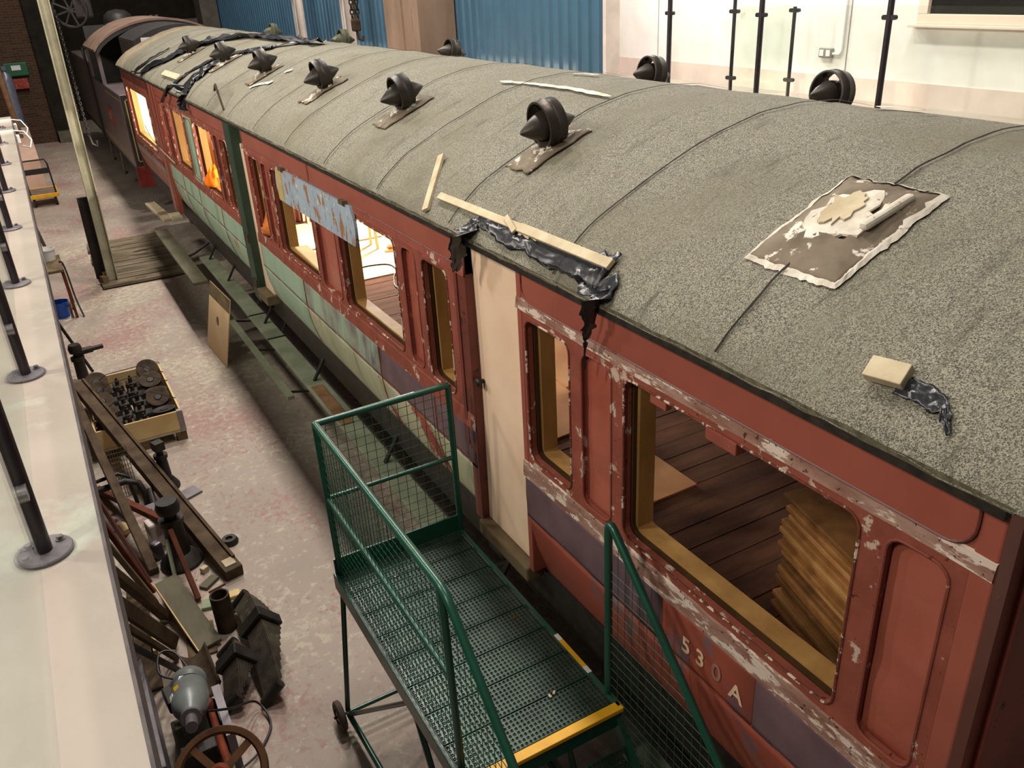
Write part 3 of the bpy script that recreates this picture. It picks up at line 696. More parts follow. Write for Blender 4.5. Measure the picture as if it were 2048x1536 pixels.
MB().beam((hx - .06, hy - .125, roofz(hx) + .045), (hx + .17, hy - .13, roofz(hx + .17) + .045), .035, .03).build('ridge', 'white_stain', vb, bevel=.012)
# streaks of old sealant on the roof
def streak(pts, wd, name='sealant_streak', mat='white_stain'):
    P3 = [RP(*p, .014) for p in pts]; fine = []
    for a, b_ in zip(P3, P3[1:]):
        for i in range(8): fine.append(a.lerp(b_, i / 8))
    fine.append(P3[-1]); vs = []
    for i, p in enumerate(fine):
        ww = wd * (.5 + abs(nz(i * .7, 3.3)) * 1.6) * (1 if 0 < i < len(fine) - 1 else .2)
        t = (fine[min(i + 1, len(fine) - 1)] - fine[max(i - 1, 0)]).normalized(); sd = Vector((t.y, -t.x, 0)).normalized()
        for s_ in (-1, 1):
            q = p + sd * ww * s_; q.z = roofz(q.x) + .020; vs.append(q)
    MB().add(vs, [(2 * i, 2 * i + 1, 2 * i + 3, 2 * i + 2) for i in range(len(fine) - 1)]).build(name, mat, car)
streak([(1000, 168), (1070, 174), (1140, 183), (1222, 200)], .02)
streak([(1750, 222), (1800, 222), (1850, 228)], .03)
streak([(1145, 153), (1170, 153), (1195, 156)], .03)
streak([(500, 178), (520, 172), (545, 168)], .03); streak([(570, 148), (585, 143)], .03)

# partitions inside
MB().bx(2.05, 3.0, 15.3, 15.36, 1.2, 2.95).build('partition', 'varnish', car)
MB().bx(2.0, 4.6, 18.56, 18.61, 1.2, 3.0).build('end_lining', 'white_lining', car)
MB().bx(3.9, 4.6, 9.5, 9.56, 1.2, 3.0).build('partition', 'ply_pale', car)
# ================================================================ things on and in the carriage
def roof_batten(p, q, w_, h_, label, mat='batten', lift=.02, name='timber_batten', group=None):
    a, b = RP(*p, lift), RP(*q, lift); o = MB(); xm = (a.x + b.x) / 2
    o.beam(a, b, w_, h_, Vector((-(roofz(xm + .05) - roofz(xm - .05)) / .1, 0, 1))); return tag(o.build(name, mat, bevel=.003), label, 'batten', group)
roof_batten((884, 322), (852, 432), .045, .022, 'weathered wooden batten lying across the roof beyond the boarded door', lift=.032)
b_ = roof_batten((880, 402), (1040, 468), .042, .02, 'pale wooden batten pinning black plastic, end toward the loose crosswise batten', lift=.028)
roof_batten((1040, 470), (1222, 546), .048, .022, 'pale wooden batten on the roof edge above the torn plastic flap', lift=.035)
roof_batten((1013, 452), (1030, 482), .03, .014, 'short pale wood offcut sticking out under the roof batten', lift=.045)
roof_batten((1040, 474), (1075, 490), .03, .012, 'broken sliver of batten beside the pale roof battens', lift=.02)
roof_batten((328, 150), (358, 160), .09, .02, 'short pale wooden board on the far roof among black plastic', lift=.034)
blk = roof_batten((1735, 758), (1812, 780), .07, .035, 'split wooden block nailed over black tape on the roof', lift=.038, name='wooden_block')
# black plastic scraps
def scrap(pts, wd, label, crump=.03, hang=None, name='plastic_sheet', n=10, group=None, mat='plastic', hx=1.845):
    P3 = [RP(*p, .02) if not (isinstance(p, Vector)) else p for p in pts]
    line = []
    for a, b in zip(P3, P3[1:]):
        for i in range(n): line.append(a.lerp(b, i / n))
    line.append(P3[-1]); vs = []; m = 8
    for i, p in enumerate(line):
        t = (line[min(i + 1, len(line) - 1)] - line[max(i - 1, 0)]).normalized(); sd = Vector((t.y, -t.x, 0))
        if sd.length < .3: sd = Vector((0, 1, 0))
        sd.normalize(); ww = (wd[min(len(wd) - 1, i * len(wd) // len(line))] if isinstance(wd, (list, tuple)) else wd) * (1 + .35 * nz(i * .17, 8))
        for j in range(m + 1):
            q = p + sd * ww * (j / m - .5)
            on = q.x > 1.86 and abs(p.z - roofz(p.x)) < .08
            if on: q.z = roofz(q.x) + .020
            q.z += crump * (abs(nz(i * .28, j * .45, 1.1)) if on else .4 * nz(i * .28, j * .4)); 
            if not on: q.x -= .02 + crump * .8 * (1 + nz(i * .25, j * .45, 6)) * .5
            vs.append(q)
    k = m + 1
    return tag(MB().add(vs, [(i * k + j, (i + 1) * k + j, (i + 1) * k + j + 1, i * k + j + 1) for i in range(len(line) - 1) for j in range(m)]).build(name, mat, smooth=True, solid=.002), label, 'plastic sheet', group)
def ve(px, py, x=1.85): return P(px, py, x=x)
scrap([(958, 446), (1000, 470), (1060, 498), (1120, 525), (1180, 548), (1212, 560)], [.06, .08, .10, .12, .14], 'long crumpled black plastic strip trapped under the pale roof battens')
scrap([ve(948, 446, 1.90), ve(935, 462), ve(928, 500), ve(922, 540)], [.10, .13, .12, .05], 'black plastic flap hanging over the pillar beside the cream door', crump=.03)
scrap([ve(1205, 560, 1.90), ve(1200, 590, 1.84), ve(1193, 640, 1.85), ve(1184, 675, 1.86), ve(1180, 735, 1.87)], [.14, .10, .07, .03, .012], 'torn black plastic tail hanging from the roof edge over the red panel', crump=.03)
scrap([(1795, 785), (1850, 805), (1885, 835), (1893, 885)], [.05, .05, .045, .03, .012], 'strip of shiny black tape curling from the wooden block', crump=.015)
scrap([(282, 150), (330, 125), (380, 100), (440, 82), (510, 76), (580, 84), (640, 92)], [.16, .32, .34, .24, .22, .18], 'shiny black plastic bundle running across the far end of the roof', crump=.11, n=8)
scrap([(268, 150), (290, 130), (340, 100)], .10, 'thin dark plastic strip nearest the carriage far end', crump=.04)
scrap([ve(328, 205, 1.84), (340, 180), (370, 155), (430, 120), (520, 100), (600, 90)], [.06, .11, .13, .11, .10], 'narrow black plastic strip trailing over the cantrail between two plastic bundles', crump=.03)
scrap([(372, 190), (385, 165), (410, 145), (445, 125)], [.18, .46, .40, .22], 'wide crumpled black plastic bundle on the roof near the thin iron rod', crump=.07)
scrap([ve(374, 222, 1.84), ve(368, 205, 1.85), (376, 190)], [.10, .12, .10], 'black plastic rag hanging over the cantrail from the wide bundle', crump=.05)
scrap([(485, 108), (510, 104), (545, 100)], .12, 'small ragged black plastic piece near the roof ridge', crump=.05)
tag(MB().tube([RP(448, 222, .01), RP(445, 216, .02) + Vector((-.02, .05, .22)), P(429, 181, y=9.9)], .012, 6).build('iron_rod', 'rust'), 'thin rusty iron rod standing up from the eave', 'rod')
# destination board hung in the middle windows
sx = XS - .03
db = thing('destination_board', (sx, 6.87, 2.5), 'flaking pale blue board hung across the carriage windows', 'sign board')
tl, bl, tr, br = P(550, 334, x=sx), P(560, 399, x=sx), P(698, 414, x=sx), P(711, 494, x=sx)
poly = [tl.lerp(bl, i / 6) + Vector((0, .05 * math.sin(math.pi * i / 6), 0)) for i in range(7)] + [br.lerp(tr, i / 8) + Vector((0, -.05 * math.sin(math.pi * i / 8), 0)) for i in range(9)]
MB().prism(poly, (.022, 0, 0)).build('board', 'sign_blue', db)
def lerp4(a, c): return tl.lerp(tr, a).lerp(bl.lerp(br, a), c)
MB().prism([lerp4(.0, .03) - Vector((.003, 0, 0)), lerp4(.09, .03) - Vector((.003, 0, 0)), lerp4(.09, .97) - Vector((.003, 0, 0)), lerp4(.0, .97) - Vector((.003, 0, 0))], (.003, 0, 0)).build('end_strip', 'sign_tan', db)
for a in (.10, .93): q = lerp4(a, -.02); MB().box(q + Vector((.01, 0, .005)), (.06, .09, .03)).build('bracket', 'old_wood', db)
# timber seen through the openings
def flat_board(corners_px, z, th, mat, label, name='plywood_sheet', cat='board', group=None):
    pts = [P(px, py, z=z) for px, py in corners_px]
    return tag(MB().prism([Vector((p.x, p.y, z)) for p in pts], (0, 0, th)).build(name, mat), label, cat, group)
tag(MB().prism([(2.6, 4.55, 1.205), (3.5, 4.62, 1.205), (3.75, 5.95, 1.205), (2.75, 5.98, 1.205)], (0, 0, .014)).build('plywood_sheet', 'ply'), 'large stained plywood sheet on the carriage floor behind the front panel', 'board')
tag(MB().prism([(3.3, 5.2, 1.222), (4.4, 5.15, 1.222), (4.45, 6.4, 1.222), (3.4, 6.45, 1.222)], (0, 0, .014)).build('plywood_sheet', 'ply'), 'scuffed plywood sheet lapping another sheet inside the carriage', 'board')
flat_board([(1215, 965), (1280, 893), (1394, 971), (1280, 1018)], 1.2012, .014, 'ply', 'square plywood offcut lying in the light behind the big front window')
for i, (x0, x1, y0, y1, z) in enumerate([(2.3, 3.88, 8.9, 10.4, 1.201), (2.2, 4.3, 10.5, 11.8, 1.201)]):
    tag(MB().bx(x0, x1, y0, y1, z, z + .012).build('plywood_sheet', 'ply_pale'), ['brightly lit pale plywood sheet on the floor behind the blue board', 'pale plywood sheet under the orange cloth in the carriage'][i], 'board')
# stack of boards by the big front window
a0 = Vector((2.81, 2.43, 0)); a1 = Vector((2.50, 1.30, 0)); dd = (a1 - a0).normalized(); sd = Vector((-dd.y, dd.x, 0))
if sd.x < 0: sd = -sd
z = 1.203
for k in range(21):
    th = random.choice((.032, .036, .040)); j = random.uniform(-.022, .022); L = 1.22 + random.uniform(-.03, .03); wd = .62
    c = a0 + dd * (L / 2 + random.uniform(-.02, .03)) + sd * (wd / 2 + j)
    tag(MB().box((c.x, c.y, z + th / 2), (L, wd, th - .004), Matrix((dd, sd, Vector((0, 0, 1)))).transposed()).build('timber_board', random.choice(('stack_wood', 'stack_wood_dark', 'stack_wood', 'stack_wood_pale')), bevel=.007), 'brown timber board in the tall stack behind the big front window', 'board', 'boards stacked inside the carriage')
    z += th
# sticks between
# long boards further in
for i, (a, b, m_) in enumerate([((3.5, 7.0, 1.222), (3.6, 8.85, 1.222), 'pine'), ((3.60, 7.0, 1.222), (3.72, 8.85, 1.222), 'pine'), ((3.55, 7.05, 1.254), (3.66, 8.85, 1.254), 'pine'), ((3.66, 7.2, 1.254), (3.76, 8.8, 1.254), 'pine'), ((3.6, 7.05, 1.286), (3.7, 8.8, 1.286), 'pine')]):
    tag(MB().beam(a, b, .075, .03).build('pine_plank', m_, bevel=.003), 'pale pine plank in the low pile seen through the narrow window', 'plank', 'pine planks piled inside the carriage')
for i, (a, b) in enumerate([((3.58, 9.7, 1.2285), (4.2, 11.5, 1.2285)), ((3.63, 9.75, 1.259), (4.25, 11.4, 1.259)), ((3.63, 9.7, 1.2895), (4.2, 11.3, 1.2895))]):
    tag(MB().beam(a, b, .11, .03).build('pine_plank', 'pine', bevel=.003), 'long pine plank on the plywood behind the blue board', 'plank', 'planks behind the blue board')
tag(MB().beam((2.01, 6.98, 2.001), (2.045, 7.95, 2.001), .12, .02).build('pine_plank', 'pine', bevel=.003), 'new pine plank laid along the sill under the blue board', 'plank')
tag(MB().beam((2.45, 13.2, 1.236), (2.075, 12.72, 2.5), .22, .02, (1, 0, 0)).build('pine_plank', 'pine', bevel=.003), 'bright pine board leaning inside the far windows', 'plank')
tag(MB().beam((3.35, 9.9, 2.42), (3.35, 12.2, 2.42), .2, .04).build('pine_plank', 'pine', bevel=.003), 'pine board on trestles seen high in the far window', 'plank')
for i, y in enumerate((10.05, 11.85)):
    ht = thing('saw_horse', (3.35, y, 1.2), ['pine saw horse under the high board, by the pale partition', 'pine saw horse under the high board, by the dark red chest'][i], 'saw horse')
    MB().bx(3.15, 3.55, y - .03, y + .03, 2.34, 2.40).build('top', 'pine', ht)
    for sx_ in (-1, 1):
        for sy_ in (-1, 1): MB().beam((3.35 + sx_ * .16, y + sy_ * .02, 2.36), (3.35 + sx_ * .17, y + sy_ * .12, 1.21 if i == 0 else 1.205), .03, .03).build('leg', 'pine', ht)
bx2 = MB().box((2.5, 8.55, 1.2955), (.35, .30, .19), rotz(.3)); tag(bx2.build('tool_box', 'iron', bevel=.01), 'dark box on the carriage floor below the blue board', 'box')
tag(MB().box((3.15, 12.6, 1.6015), (.5, 1.2, .8)).build('storage_chest', 'red_dark', bevel=.01), 'dark red chest standing behind the far green windows', 'chest')
def cloth(c, r, h, label, mat, sd_=1):
    b = MB()
    def fn(a, d):
        th = 6.2832 * a; rr_ = r * math.sin(math.pi * .5 * d) * (1 + .35 * nz(math.cos(th) * 2 + sd_, math.sin(th) * 2, d * 3))
        return Vector((c[0] + rr_ * math.cos(th), c[1] + rr_ * 1.2 * math.sin(th), c[2] + h * math.cos(math.pi * .5 * d) * (1 + .5 * nz(a * 7, d * 4, sd_))))
    return tag(b.grid(fn, 28, 10).build('cloth', mat, smooth=True, solid=.004), label, 'cloth')
cloth((1.99, 8.68, 1.985), .115, .21, 'crumpled orange cloth stuffed in the narrow window by the green pillar', 'orange')
q_ = P(432, 374, x=1.985); q_.z = 1.985
cloth(q_, .10, .22, 'bright orange cloth bundle on the sill of the far window', 'orange_hi', 4)
# cables
def cable(pts, r, label, mat='cable', name='cable'):
    pts = [Vector(p) for p in pts]; out = []
    for i in range(len(pts) - 1):
        p0, p1, p2, p3 = pts[max(i - 1, 0)], pts[i], pts[i + 1], pts[min(i + 2, len(pts) - 1)]
        for k in range(8):
            t = k / 8; out.append(.5 * ((2 * p1) + (p2 - p0) * t + (2 * p0 - 5 * p1 + 4 * p2 - p3) * t * t + (3 * p1 - p0 - 3 * p2 + p3) * t ** 3))
    out.append(pts[-1]); return tag(MB().tube(out, r, 6).build(name, mat, smooth=True), label, 'cable')
cable([(2.80, 8.75, 1.209), (2.95, 9.0, 1.222), (3.05, 9.3, 1.222), (3.35, 9.25, 1.222), (3.38, 9.0, 1.222), (3.25, 8.75, 1.209), (3.15, 8.4, 1.209), (3.3, 8.1, 1.209), (3.25, 7.7, 1.209)], .008, 'thin looping cable on the carriage floor', 'cable')
q0, q1, q2, q3 = P(290, 250, x=1.86), P(305, 278, x=1.86), P(325, 302, x=1.86), P(350, 326, x=1.86)
cable([q0, q1, q2, q3], .009, 'pale cable sagging along the far windows outside', 'cable_pale')
# ================================================================ green access platform
t = thing('access_platform', (1.34, 3.2, 0), 'green mobile work platform with mesh guard rails and yellow step edge', 'work platform')
PX0, PX1, PY0, PY1, PZ = .93, 1.755, 2.38, 4.06, 1.13
def perf_mesh(L, W, pitch):
    nx, ny = int(L / pitch), int(W / pitch); b = MB(); vs = []; fs = []
    for i in range(nx):
        for j in range(ny):
            cx, cy = -L / 2 + (i + .5) * L / nx, -W / 2 + (j + .5) * W / ny; hx_, hy_ = L / nx / 2, W / ny / 2
            o = len(vs)
            for kx, ky in ((1, 0), (1, 1), (0, 1), (-1, 1), (-1, 0), (-1, -1), (0, -1), (1, -1)): vs.append((cx + kx * hx_, cy + ky * hy_, 0))
            for r_, z_ in ((.0090, .0), (.0072, .0035), (.0062, .0035), (.0062, -.004)):
                for k in range(8): a = k * math.pi / 4; vs.append((cx + r_ * math.cos(a), cy + r_ * math.sin(a), z_))
            for ring_ in range(4):
                for k in range(8): fs.append((o + ring_ * 8 + k, o + ring_ * 8 + (k + 1) % 8, o + ring_ * 8 + 8 + (k + 1) % 8, o + ring_ * 8 + 8 + k))
    b.v = [Vector(v) for v in vs]; b.f = fs
    return b
npl = 8; pw = (PY1 - PY0 - .02) / npl
pm = perf_mesh(PX1 - PX0 - .03, pw - .012, .0225)
tread = pm.build('deck_plank', 'gp_tread', t); zoff = WL[tread].z
for k in range(npl):
    o = tread if k == 0 else tread.copy()
    if k: COL.objects.link(o)
    o.location = Vector(((PX0 + PX1) / 2, PY0 + .02 + pw * (k + .5), PZ + zoff)) - WL[t]
    for s_ in (-1, 1):
        yy = PY0 + .02 + pw * (k + .5) + s_ * (pw / 2 - .006)
        MB().bx(PX0 + .015, PX1 - .015, yy - .0015, yy + .0015, PZ - .035, PZ - .001).build('plank_flange', 'gp', t)
for x in (PX0, PX1):
    MB().bx(x - .012, x + .012, PY0 - .02, PY1 + .02, PZ - .10, PZ + .012).build('side_beam', 'gp', t, bevel=.004)
MB().bx(PX0, PX1, PY1 - .005, PY1 + .008, PZ, PZ + .12).build('toe_board', 'gp', t)
MB().bx(PX0, PX1, PY0 - .03, PY0 - .01, PZ - .10, PZ - .03).build('end_beam', 'gp', t)
ny_ = MB().bx(PX0 - .02, PX1 + .012, PY0 - .04, PY0 + .012, PZ - .012, PZ + .012).build('step_nosing', 'yellow', t, bevel=.003, label='yellow painted step edge')
st = MB().bx(PX1 - .012, PX1 + .013, 2.66, 2.88, PZ + .012, PZ + .0135).build('warning_strip', 'yellow', t)
for y in (2.635, 2.905): MB().bx(PX1 - .012, PX1 + .013, y - .024, y + .024, PZ + .012, PZ + .0135).build('sticker', 'sticker', st)
def rail(pts, r=.019, name='guard_rail'):
    return MB().tube(pts, r, 12).build(name, 'gp', t, smooth=True)
def arc(p, q, s, n=6):
    """round the corner at q between p and s"""
    p, q, s = Vector(p), Vector(q), Vector(s); d = .07
    a = q + (p - q).normalized() * d; c = q + (s - q).normalized() * d
    return [(1 - k / n) ** 2 * a + 2 * (1 - k / n) * (k / n) * q + (k / n) ** 2 * c for k in range(n + 1)]
HT = 2.15
xl, xr = PX0 + .03, PX1 + .005
# back gate and left guard, one bent rail each
rail([(xl, PY1, PZ - .05), (xl, PY1, HT)]); rail([(xr, PY1, PZ - .05), (xr, PY1, HT)])
rail([(xl, PY1, HT), (xr, PY1, HT + .005)]); rail([(xl, PY1, 1.67), (xr, PY1, 1.67)], .014, 'mid_rail')
end_l = (xl + .03, .95, 1.02)
rail([(xl, PY1, HT)] + arc((xl, PY1, HT), (xl, 2.43, HT), (xl + .02, 1.2, .85)) + [(xl + .02, 1.35, 1.02)])
rail([(xl, PY1, 1.67), (xl, 2.45, 1.67)], .014, 'mid_rail'); rail([(xl, 2.47, HT - .02), (xl, 2.45, .9)], .017, 'guard_post')
rail([(xr, 2.46, PZ - .05)] + arc((xr, 2.46, 1), (xr, 2.46, HT + .01), (xr, 1.7, 1.42)) + [(xr, 1.45, 1.16)])
def wires(p00, p10, p01, p11, su, sv, name):
    """square wire mesh on the quad"""
    p00, p10, p01, p11 = map(Vector, (p00, p10, p01, p11)); b = MB()
    nu = int(max((p10 - p00).length, (p11 - p01).length) / su); nv = int(max((p01 - p00).length, (p11 - p10).length) / sv)
    for i in range(1, nu): b.tube([p00.lerp(p10, i / nu), p01.lerp(p11, i / nu)], .0019, 4, caps=False)
    for j in range(1, nv): b.tube([p00.lerp(p01, j / nv), p10.lerp(p11, j / nv)], .0019, 4, caps=False)
    return b.build(name, 'gp', t, kind='stuff')
wires((xl, PY1, PZ + .1), (xr, PY1, PZ + .1), (xl, PY1, HT), (xr, PY1, HT), .052, .052, 'wire_mesh')
wires((xl, PY1, PZ), (xl, 2.47, PZ), (xl, PY1, HT), (xl, 2.47, HT), .052, .052, 'wire_mesh')
def tri_wires(x, ya, za, yb, zb, ztop_a):
    """mesh under the falling stair rail"""
    b = MB(); n = int((ya - yb) / .052)
    for i in range(1, n):
        y = ya + (yb - ya) * i / n; ztop = ztop_a + (zb - ztop_a) * i / n; b.tube([(x, y, za - (ya - y) * .9), (x, y, ztop)], .0019, 4, caps=False)
    for j in range(0, 34):
        zz = za - .9 * (ya - yb) + .052 * j
        pts = []
        for i in range(41):
            y = ya + (yb - ya) * i / 40; lo = za - (ya - y) * .9; hi = ztop_a + (zb - ztop_a) * i / 40
            if lo <= zz <= hi: pts.append((x, y, zz))
        if len(pts) > 1: b.tube([pts[0], pts[-1]], .0019, 4, caps=False)
    b.build('wire_mesh', 'gp', t, kind='stuff')
tri_wires(xr, 2.44, 1.06, 1.45, 1.16, HT); tri_wires(xl + .01, 2.44, 1.06, 1.35, 1.02, HT)
# steps going down toward the near end
sm = perf_mesh(PX1 - PX0 - .06, .22, .0225).build('step', 'gp_tread', t); z2 = WL[sm].z
for k in range(4):
    o = sm if k == 0 else sm.copy()
    if k: COL.objects.link(o)
    yy, zz = PY0 - .16 - .21 * k, PZ - .24 * (k + 1); o.location = Vector(((PX0 + PX1) / 2, yy, zz + z2)) - WL[t]
    MB().bx(PX0 + .02, PX1 - .02, yy - .115, yy - .108, zz - .03, zz + .002).build('step_lip', 'gp', t)
    MB().bx(PX0 + .02, PX1 - .02, yy + .108, yy + .115, zz - .03, zz + .002).build('step_lip', 'gp', t)
for x in (PX0 + .01, PX1 - .015): MB().beam((x, PY0, PZ - .06), (x, PY0 - .95, .04), .025, .06).build('stair_stringer', 'gp', t)
# legs, braces and wheels
FX = .84
for (a, b_, r_) in [((xl, PY1, PZ - .05), (FX, 4.0, .14), .016), ((FX, 3.98, .12), (xl, 3.0, PZ - .08), .015), ((1.735, PY1, PZ - .05), (1.735, 4.0, .14), .016), ((1.735, 3.98, .12), (1.735, 3.0, PZ - .08), .015),
                    ((xl, 3.05, PZ - .08), (.98, 2.6, .05), .017), ((1.735, 3.05, PZ - .08), (1.72, 2.6, .05), .017), ((FX, 3.98, .14), (1.735, 3.98, .14), .014), ((FX, 3.98, .12), (.95, 1.45, .05), .018), ((1.735, 3.98, .12), (1.735, 1.45, .05), .018), ((xl, PY1 - .02, PZ - .1), (1.735, 4.0, .16), .012)]:
    rail([a, b_], r_, 'leg' if r_ > .0155 else 'brace')
for x in (FX - .05, 1.785):
    wo = MB().lathe([(.05, -.022), (.085, -.022), (.098, -.014), (.10, 0), (.098, .014), (.085, .022), (.05, .022)], (x, 4.02, .10), (1, 0, 0), 26).build('wheel', 'tyre', t, smooth=True)
    MB().lathe([(0, -.02), (.02, -.022), (.052, -.012), (.052, .012), (.02, .022), (0, .02)], (x, 4.02, .10), (1, 0, 0), 20).build('hub', 'hub_red', wo, smooth=True)
    MB().tube([(x - .04, 4.02, .10), (x + .06, 4.02, .10)], .009, 8).build('axle_bolt', 'iron', wo)
# chips of paint and wood on the deck
for px, py, m_ in [(1028, 1235, 'rust_red'), (1108, 1385, 'batten'), (1100, 1392, 'batten'), (792, 1152, 'batten')]:
    q = P(px, py, z=PZ + .006); tag(MB().box(q, (.022, .012, .006), rotz(random.random() * 3)).build('wood_chip', m_, bevel=.001), 'small chip of wood lying on the perforated platform deck', 'chip', 'chips on the platform deck')
# ================================================================ locomotive beyond the carriage
lo = thing('tank_locomotive', (CX, 26, 0), 'dark grey tank locomotive with red number plate behind the carriage', 'locomotive')
LX0, LX1 = 1.87, 4.73
MB().bx(LX0, LX1, 19.75, 22.6, .95, 2.42).build('bunker', 'loco_side', lo, bevel=.02)
MB().bx(LX0 + .02, LX1 - .02, 19.735, 19.75, .97, 2.40).build('bunker_rear_plate', 'loco_black', lo)
for a in ((LX0 + .08, LX0 + .10, 1.05, 2.32), (LX1 - .10, LX1 - .08, 1.05, 2.32)): MB().bx(a[0], a[1], 19.728, 19.735, a[2], a[3]).build('lining', 'lining', lo)
for z in (1.05, 2.30): MB().bx(LX0 + .08, LX1 - .08, 19.728, 19.735, z, z + .02).build('lining', 'lining', lo)
MB().bx(LX0 - .004, LX0, 19.9, 25.0, 1.12, 1.135).build('lining', 'lining', lo)
MB().bx(LX0 - .004, LX0, 19.9, 22.5, 2.28, 2.295).build('lining', 'lining', lo)
np_ = MB().prism([(LX0 - .02, y, z) for y, z in rr_loop(22.15, 22.85, 1.55, 1.92, .06)], (.02, 0, 0)).build('number_plate', 'plate_red', lo, label='red number plate')
MB().bx(LX0 - .024, LX0 - .02, 22.28, 22.72, 1.66, 1.82).build('numbers', 'number_faint', np_)
us = [-.9 + 1.8 * i / 12 for i in range(13)]
poly = [(CX - .9, 19.9, 2.42)] + [(CX + u, 19.9, 3.40 + .26 * (1 - (u / .9) ** 2)) for u in us] + [(CX + .9, 19.9, 2.42)]
MB().prism(poly, (0, 2.4, 0)).build('coal_rails', 'loco_black', lo)
MB().bx(CX - .905, CX - .895, 19.95, 22.3, 2.45, 3.38).build('bunker_side_plate', 'loco_grey', lo)
def arch(y0, y1, half, ze, rise, th, name, mat):
    n = 20; vs = []
    for y in (y0, y1):
        for o_ in (0, -th):
            for i in range(n + 1): u = -half + 2 * half * i / n; vs.append((CX + u, y, ze + rise * (1 - (u / half) ** 2) ** .75 + o_))
    m = n + 1; fs = []
    for i in range(n): fs += [(i, i + 1, m + i + 1, m + i), (2 * m + i, 3 * m + i, 3 * m + i + 1, 2 * m + i + 1), (i, 2 * m + i, 2 * m + i + 1, i + 1), (m + i, m + i + 1, 3 * m + i + 1, 3 * m + i)]
    return MB().add(vs, fs).build(name, mat, lo, smooth=True)
arch(22.4, 25.2, 1.46, 3.16, .58, .05, 'cab_roof', 'loco_roof')
for y in (22.42, 25.15): arch(y, y + .04, 1.42, 3.13, .58, .10, 'roof_rib', 'loco_black')
for i, y in enumerate((22.6, 25.0)):
    MB().bx(LX0, LX0 + .5 if i else LX0 + .08, y - .05, y + .05, 2.42, 3.16).build('cab_pillar', 'loco_side', lo)
    MB().bx(LX1 - .08, LX1, y - .05, y + .05, 2.42, 3.16).build('cab_pillar', 'loco_side', lo)
MB().bx(LX0, LX0 + .05, 22.6, 25.0, .95, 2.38).build('cab_side', 'loco_side', lo); MB().bx(LX1 - .05, LX1, 22.6, 25.0, .95, 2.38).build('cab_side', 'loco_side', lo)
MB().bx(LX0 + .05, LX1 - .05, 24.9, 25.0, .95, 3.6).build('cab_front', 'loco_black', lo)
MB().bx(LX0, LX1, 22.4, 25.0, .9, .97).build('cab_floor', 'loco_black', lo)
MB().tube([(LX0 - .05, 25.3, .9), (LX0 - .05, 25.3, 3.1)], .035, 8).build('handrail', 'loco_black', lo)
for x0, x1 in ((LX0 + .02, LX0 + .62), (LX1 - .62, LX1 - .02)): MB().bx(x0, x1, 25.0, 31.2, .95, 2.75).build('side_tank', 'loco_grey', lo, bevel=.03)
MB().lathe([(0, 0), (.68, 0), (.68, 6.6), (0, 6.6)], (CX, 25.0, 2.55), (0, 1, 0), 28).build('boiler', 'loco_black', lo, smooth=True)
MB().lathe([(.40, 0), (.40, .45), (.35, .62), (.22, .72), (0, .76)], (CX - .25, 27.4, 3.14), (0, 0, 1), 22).build('dome', 'loco_black', lo, smooth=True)
for dx in (0, .14): MB().tube([(CX + .45 + dx, 26.2, 3.1), (CX + .45 + dx, 26.2, 3.72)], .05, 8).build('safety_valve', 'loco_grey', lo)
MB().lathe([(.26, 0), (.20, .15), (.19, .35), (.24, .42), (.20, .44)], (CX, 31.2, 3.15), (0, 0, 1), 20).build('chimney', 'loco_black', lo, smooth=True)
MB().bx(LX0 + .1, LX1 - .1, 19.6, 32.2, .72, .95).build('frame', 'loco_black', lo)
MB().bx(LX0 - .02, LX1 + .02, 19.55, 19.65, .55, .98).build('buffer_beam', 'buffer_red', lo, bevel=.01)
for x in (2.40, 4.20): MB().lathe([(.12, 0), (.10, .25), (.06, .26), (.06, .42), (.20, .44), (.20, .48), (0, .5)], (x, 19.55, .78), (0, -1, 0), 18).build('buffer', 'loco_black', lo, smooth=True)
for y in (21.2, 23.4, 25.6, 27.8, 30.4):
    r_ = .5 if y in (21.2, 30.4) else .72
    for x in (CX - .78, CX + .64): MB().lathe([(0, 0), (.12, 0), (.14, .05), (r_ - .1, .05), (r_ - .08, 0), (r_, 0), (r_, .14), (0, .14)], (x, y, r_ + .006), (1, 0, 0), 28).build('wheel', 'loco_black', lo, smooth=True)
MB().beam((2.44, 23.4, .72), (2.44, 27.8, .72), .06, .14).build('coupling_rod', 'steel', lo)
for y in (22.9, 25.2): MB().tube([(LX0 + .05, y, .95), (LX0 + .02, y, .3), (LX0 + .1, y + .35, .28)], .03, 6).build('step_iron', 'loco_grey', lo)
ws = MB().box((CX - .62, 19.885, 3.35), (.26, .01, .2)).build('warning_sign', 'sticker', lo)
MB().prism([(CX - .70, 19.878, 3.28), (CX - .54, 19.878, 3.28), (CX - .62, 19.878, 3.42)], (0, -.004, 0)).build('triangle', 'yellow', ws)
# ================================================================ column, timber deck, leaning things
sc = MB(); A0, A1 = Vector((.645, 14.82, .07)), Vector((.775, 14.82, 7.5))
for dx in (-.07, .07): sc.beam(A0 + Vector((dx, 0, 0)), A1 + Vector((dx, 0, 0)), .15, .014, (1, 0, 0))
sc.beam(A0, A1, .014, .14, (1, 0, 0)); struct(sc.build('steel_column', 'pillar_paint'))
dk = thing('timber_deck', (1.12, 16.0, 0), 'low deck of old grey planks around the painted column', 'deck')
yy = 14.55
while yy < 17.3:
    wd = random.choice((.22, .26, .30)); MB().bx(.45 + random.uniform(-.02, .02) + (yy - 14.55) * .01, 1.80, yy, yy + wd - .035, .02, .07 + random.uniform(-.012, .012)).build('plank', 'deck_old', dk, bevel=.004); yy += wd
for x in (.55, 1.1, 1.7): MB().bx(x, x + .1, 14.6, 17.3, 0, .02).build('bearer', 'old_wood', dk)
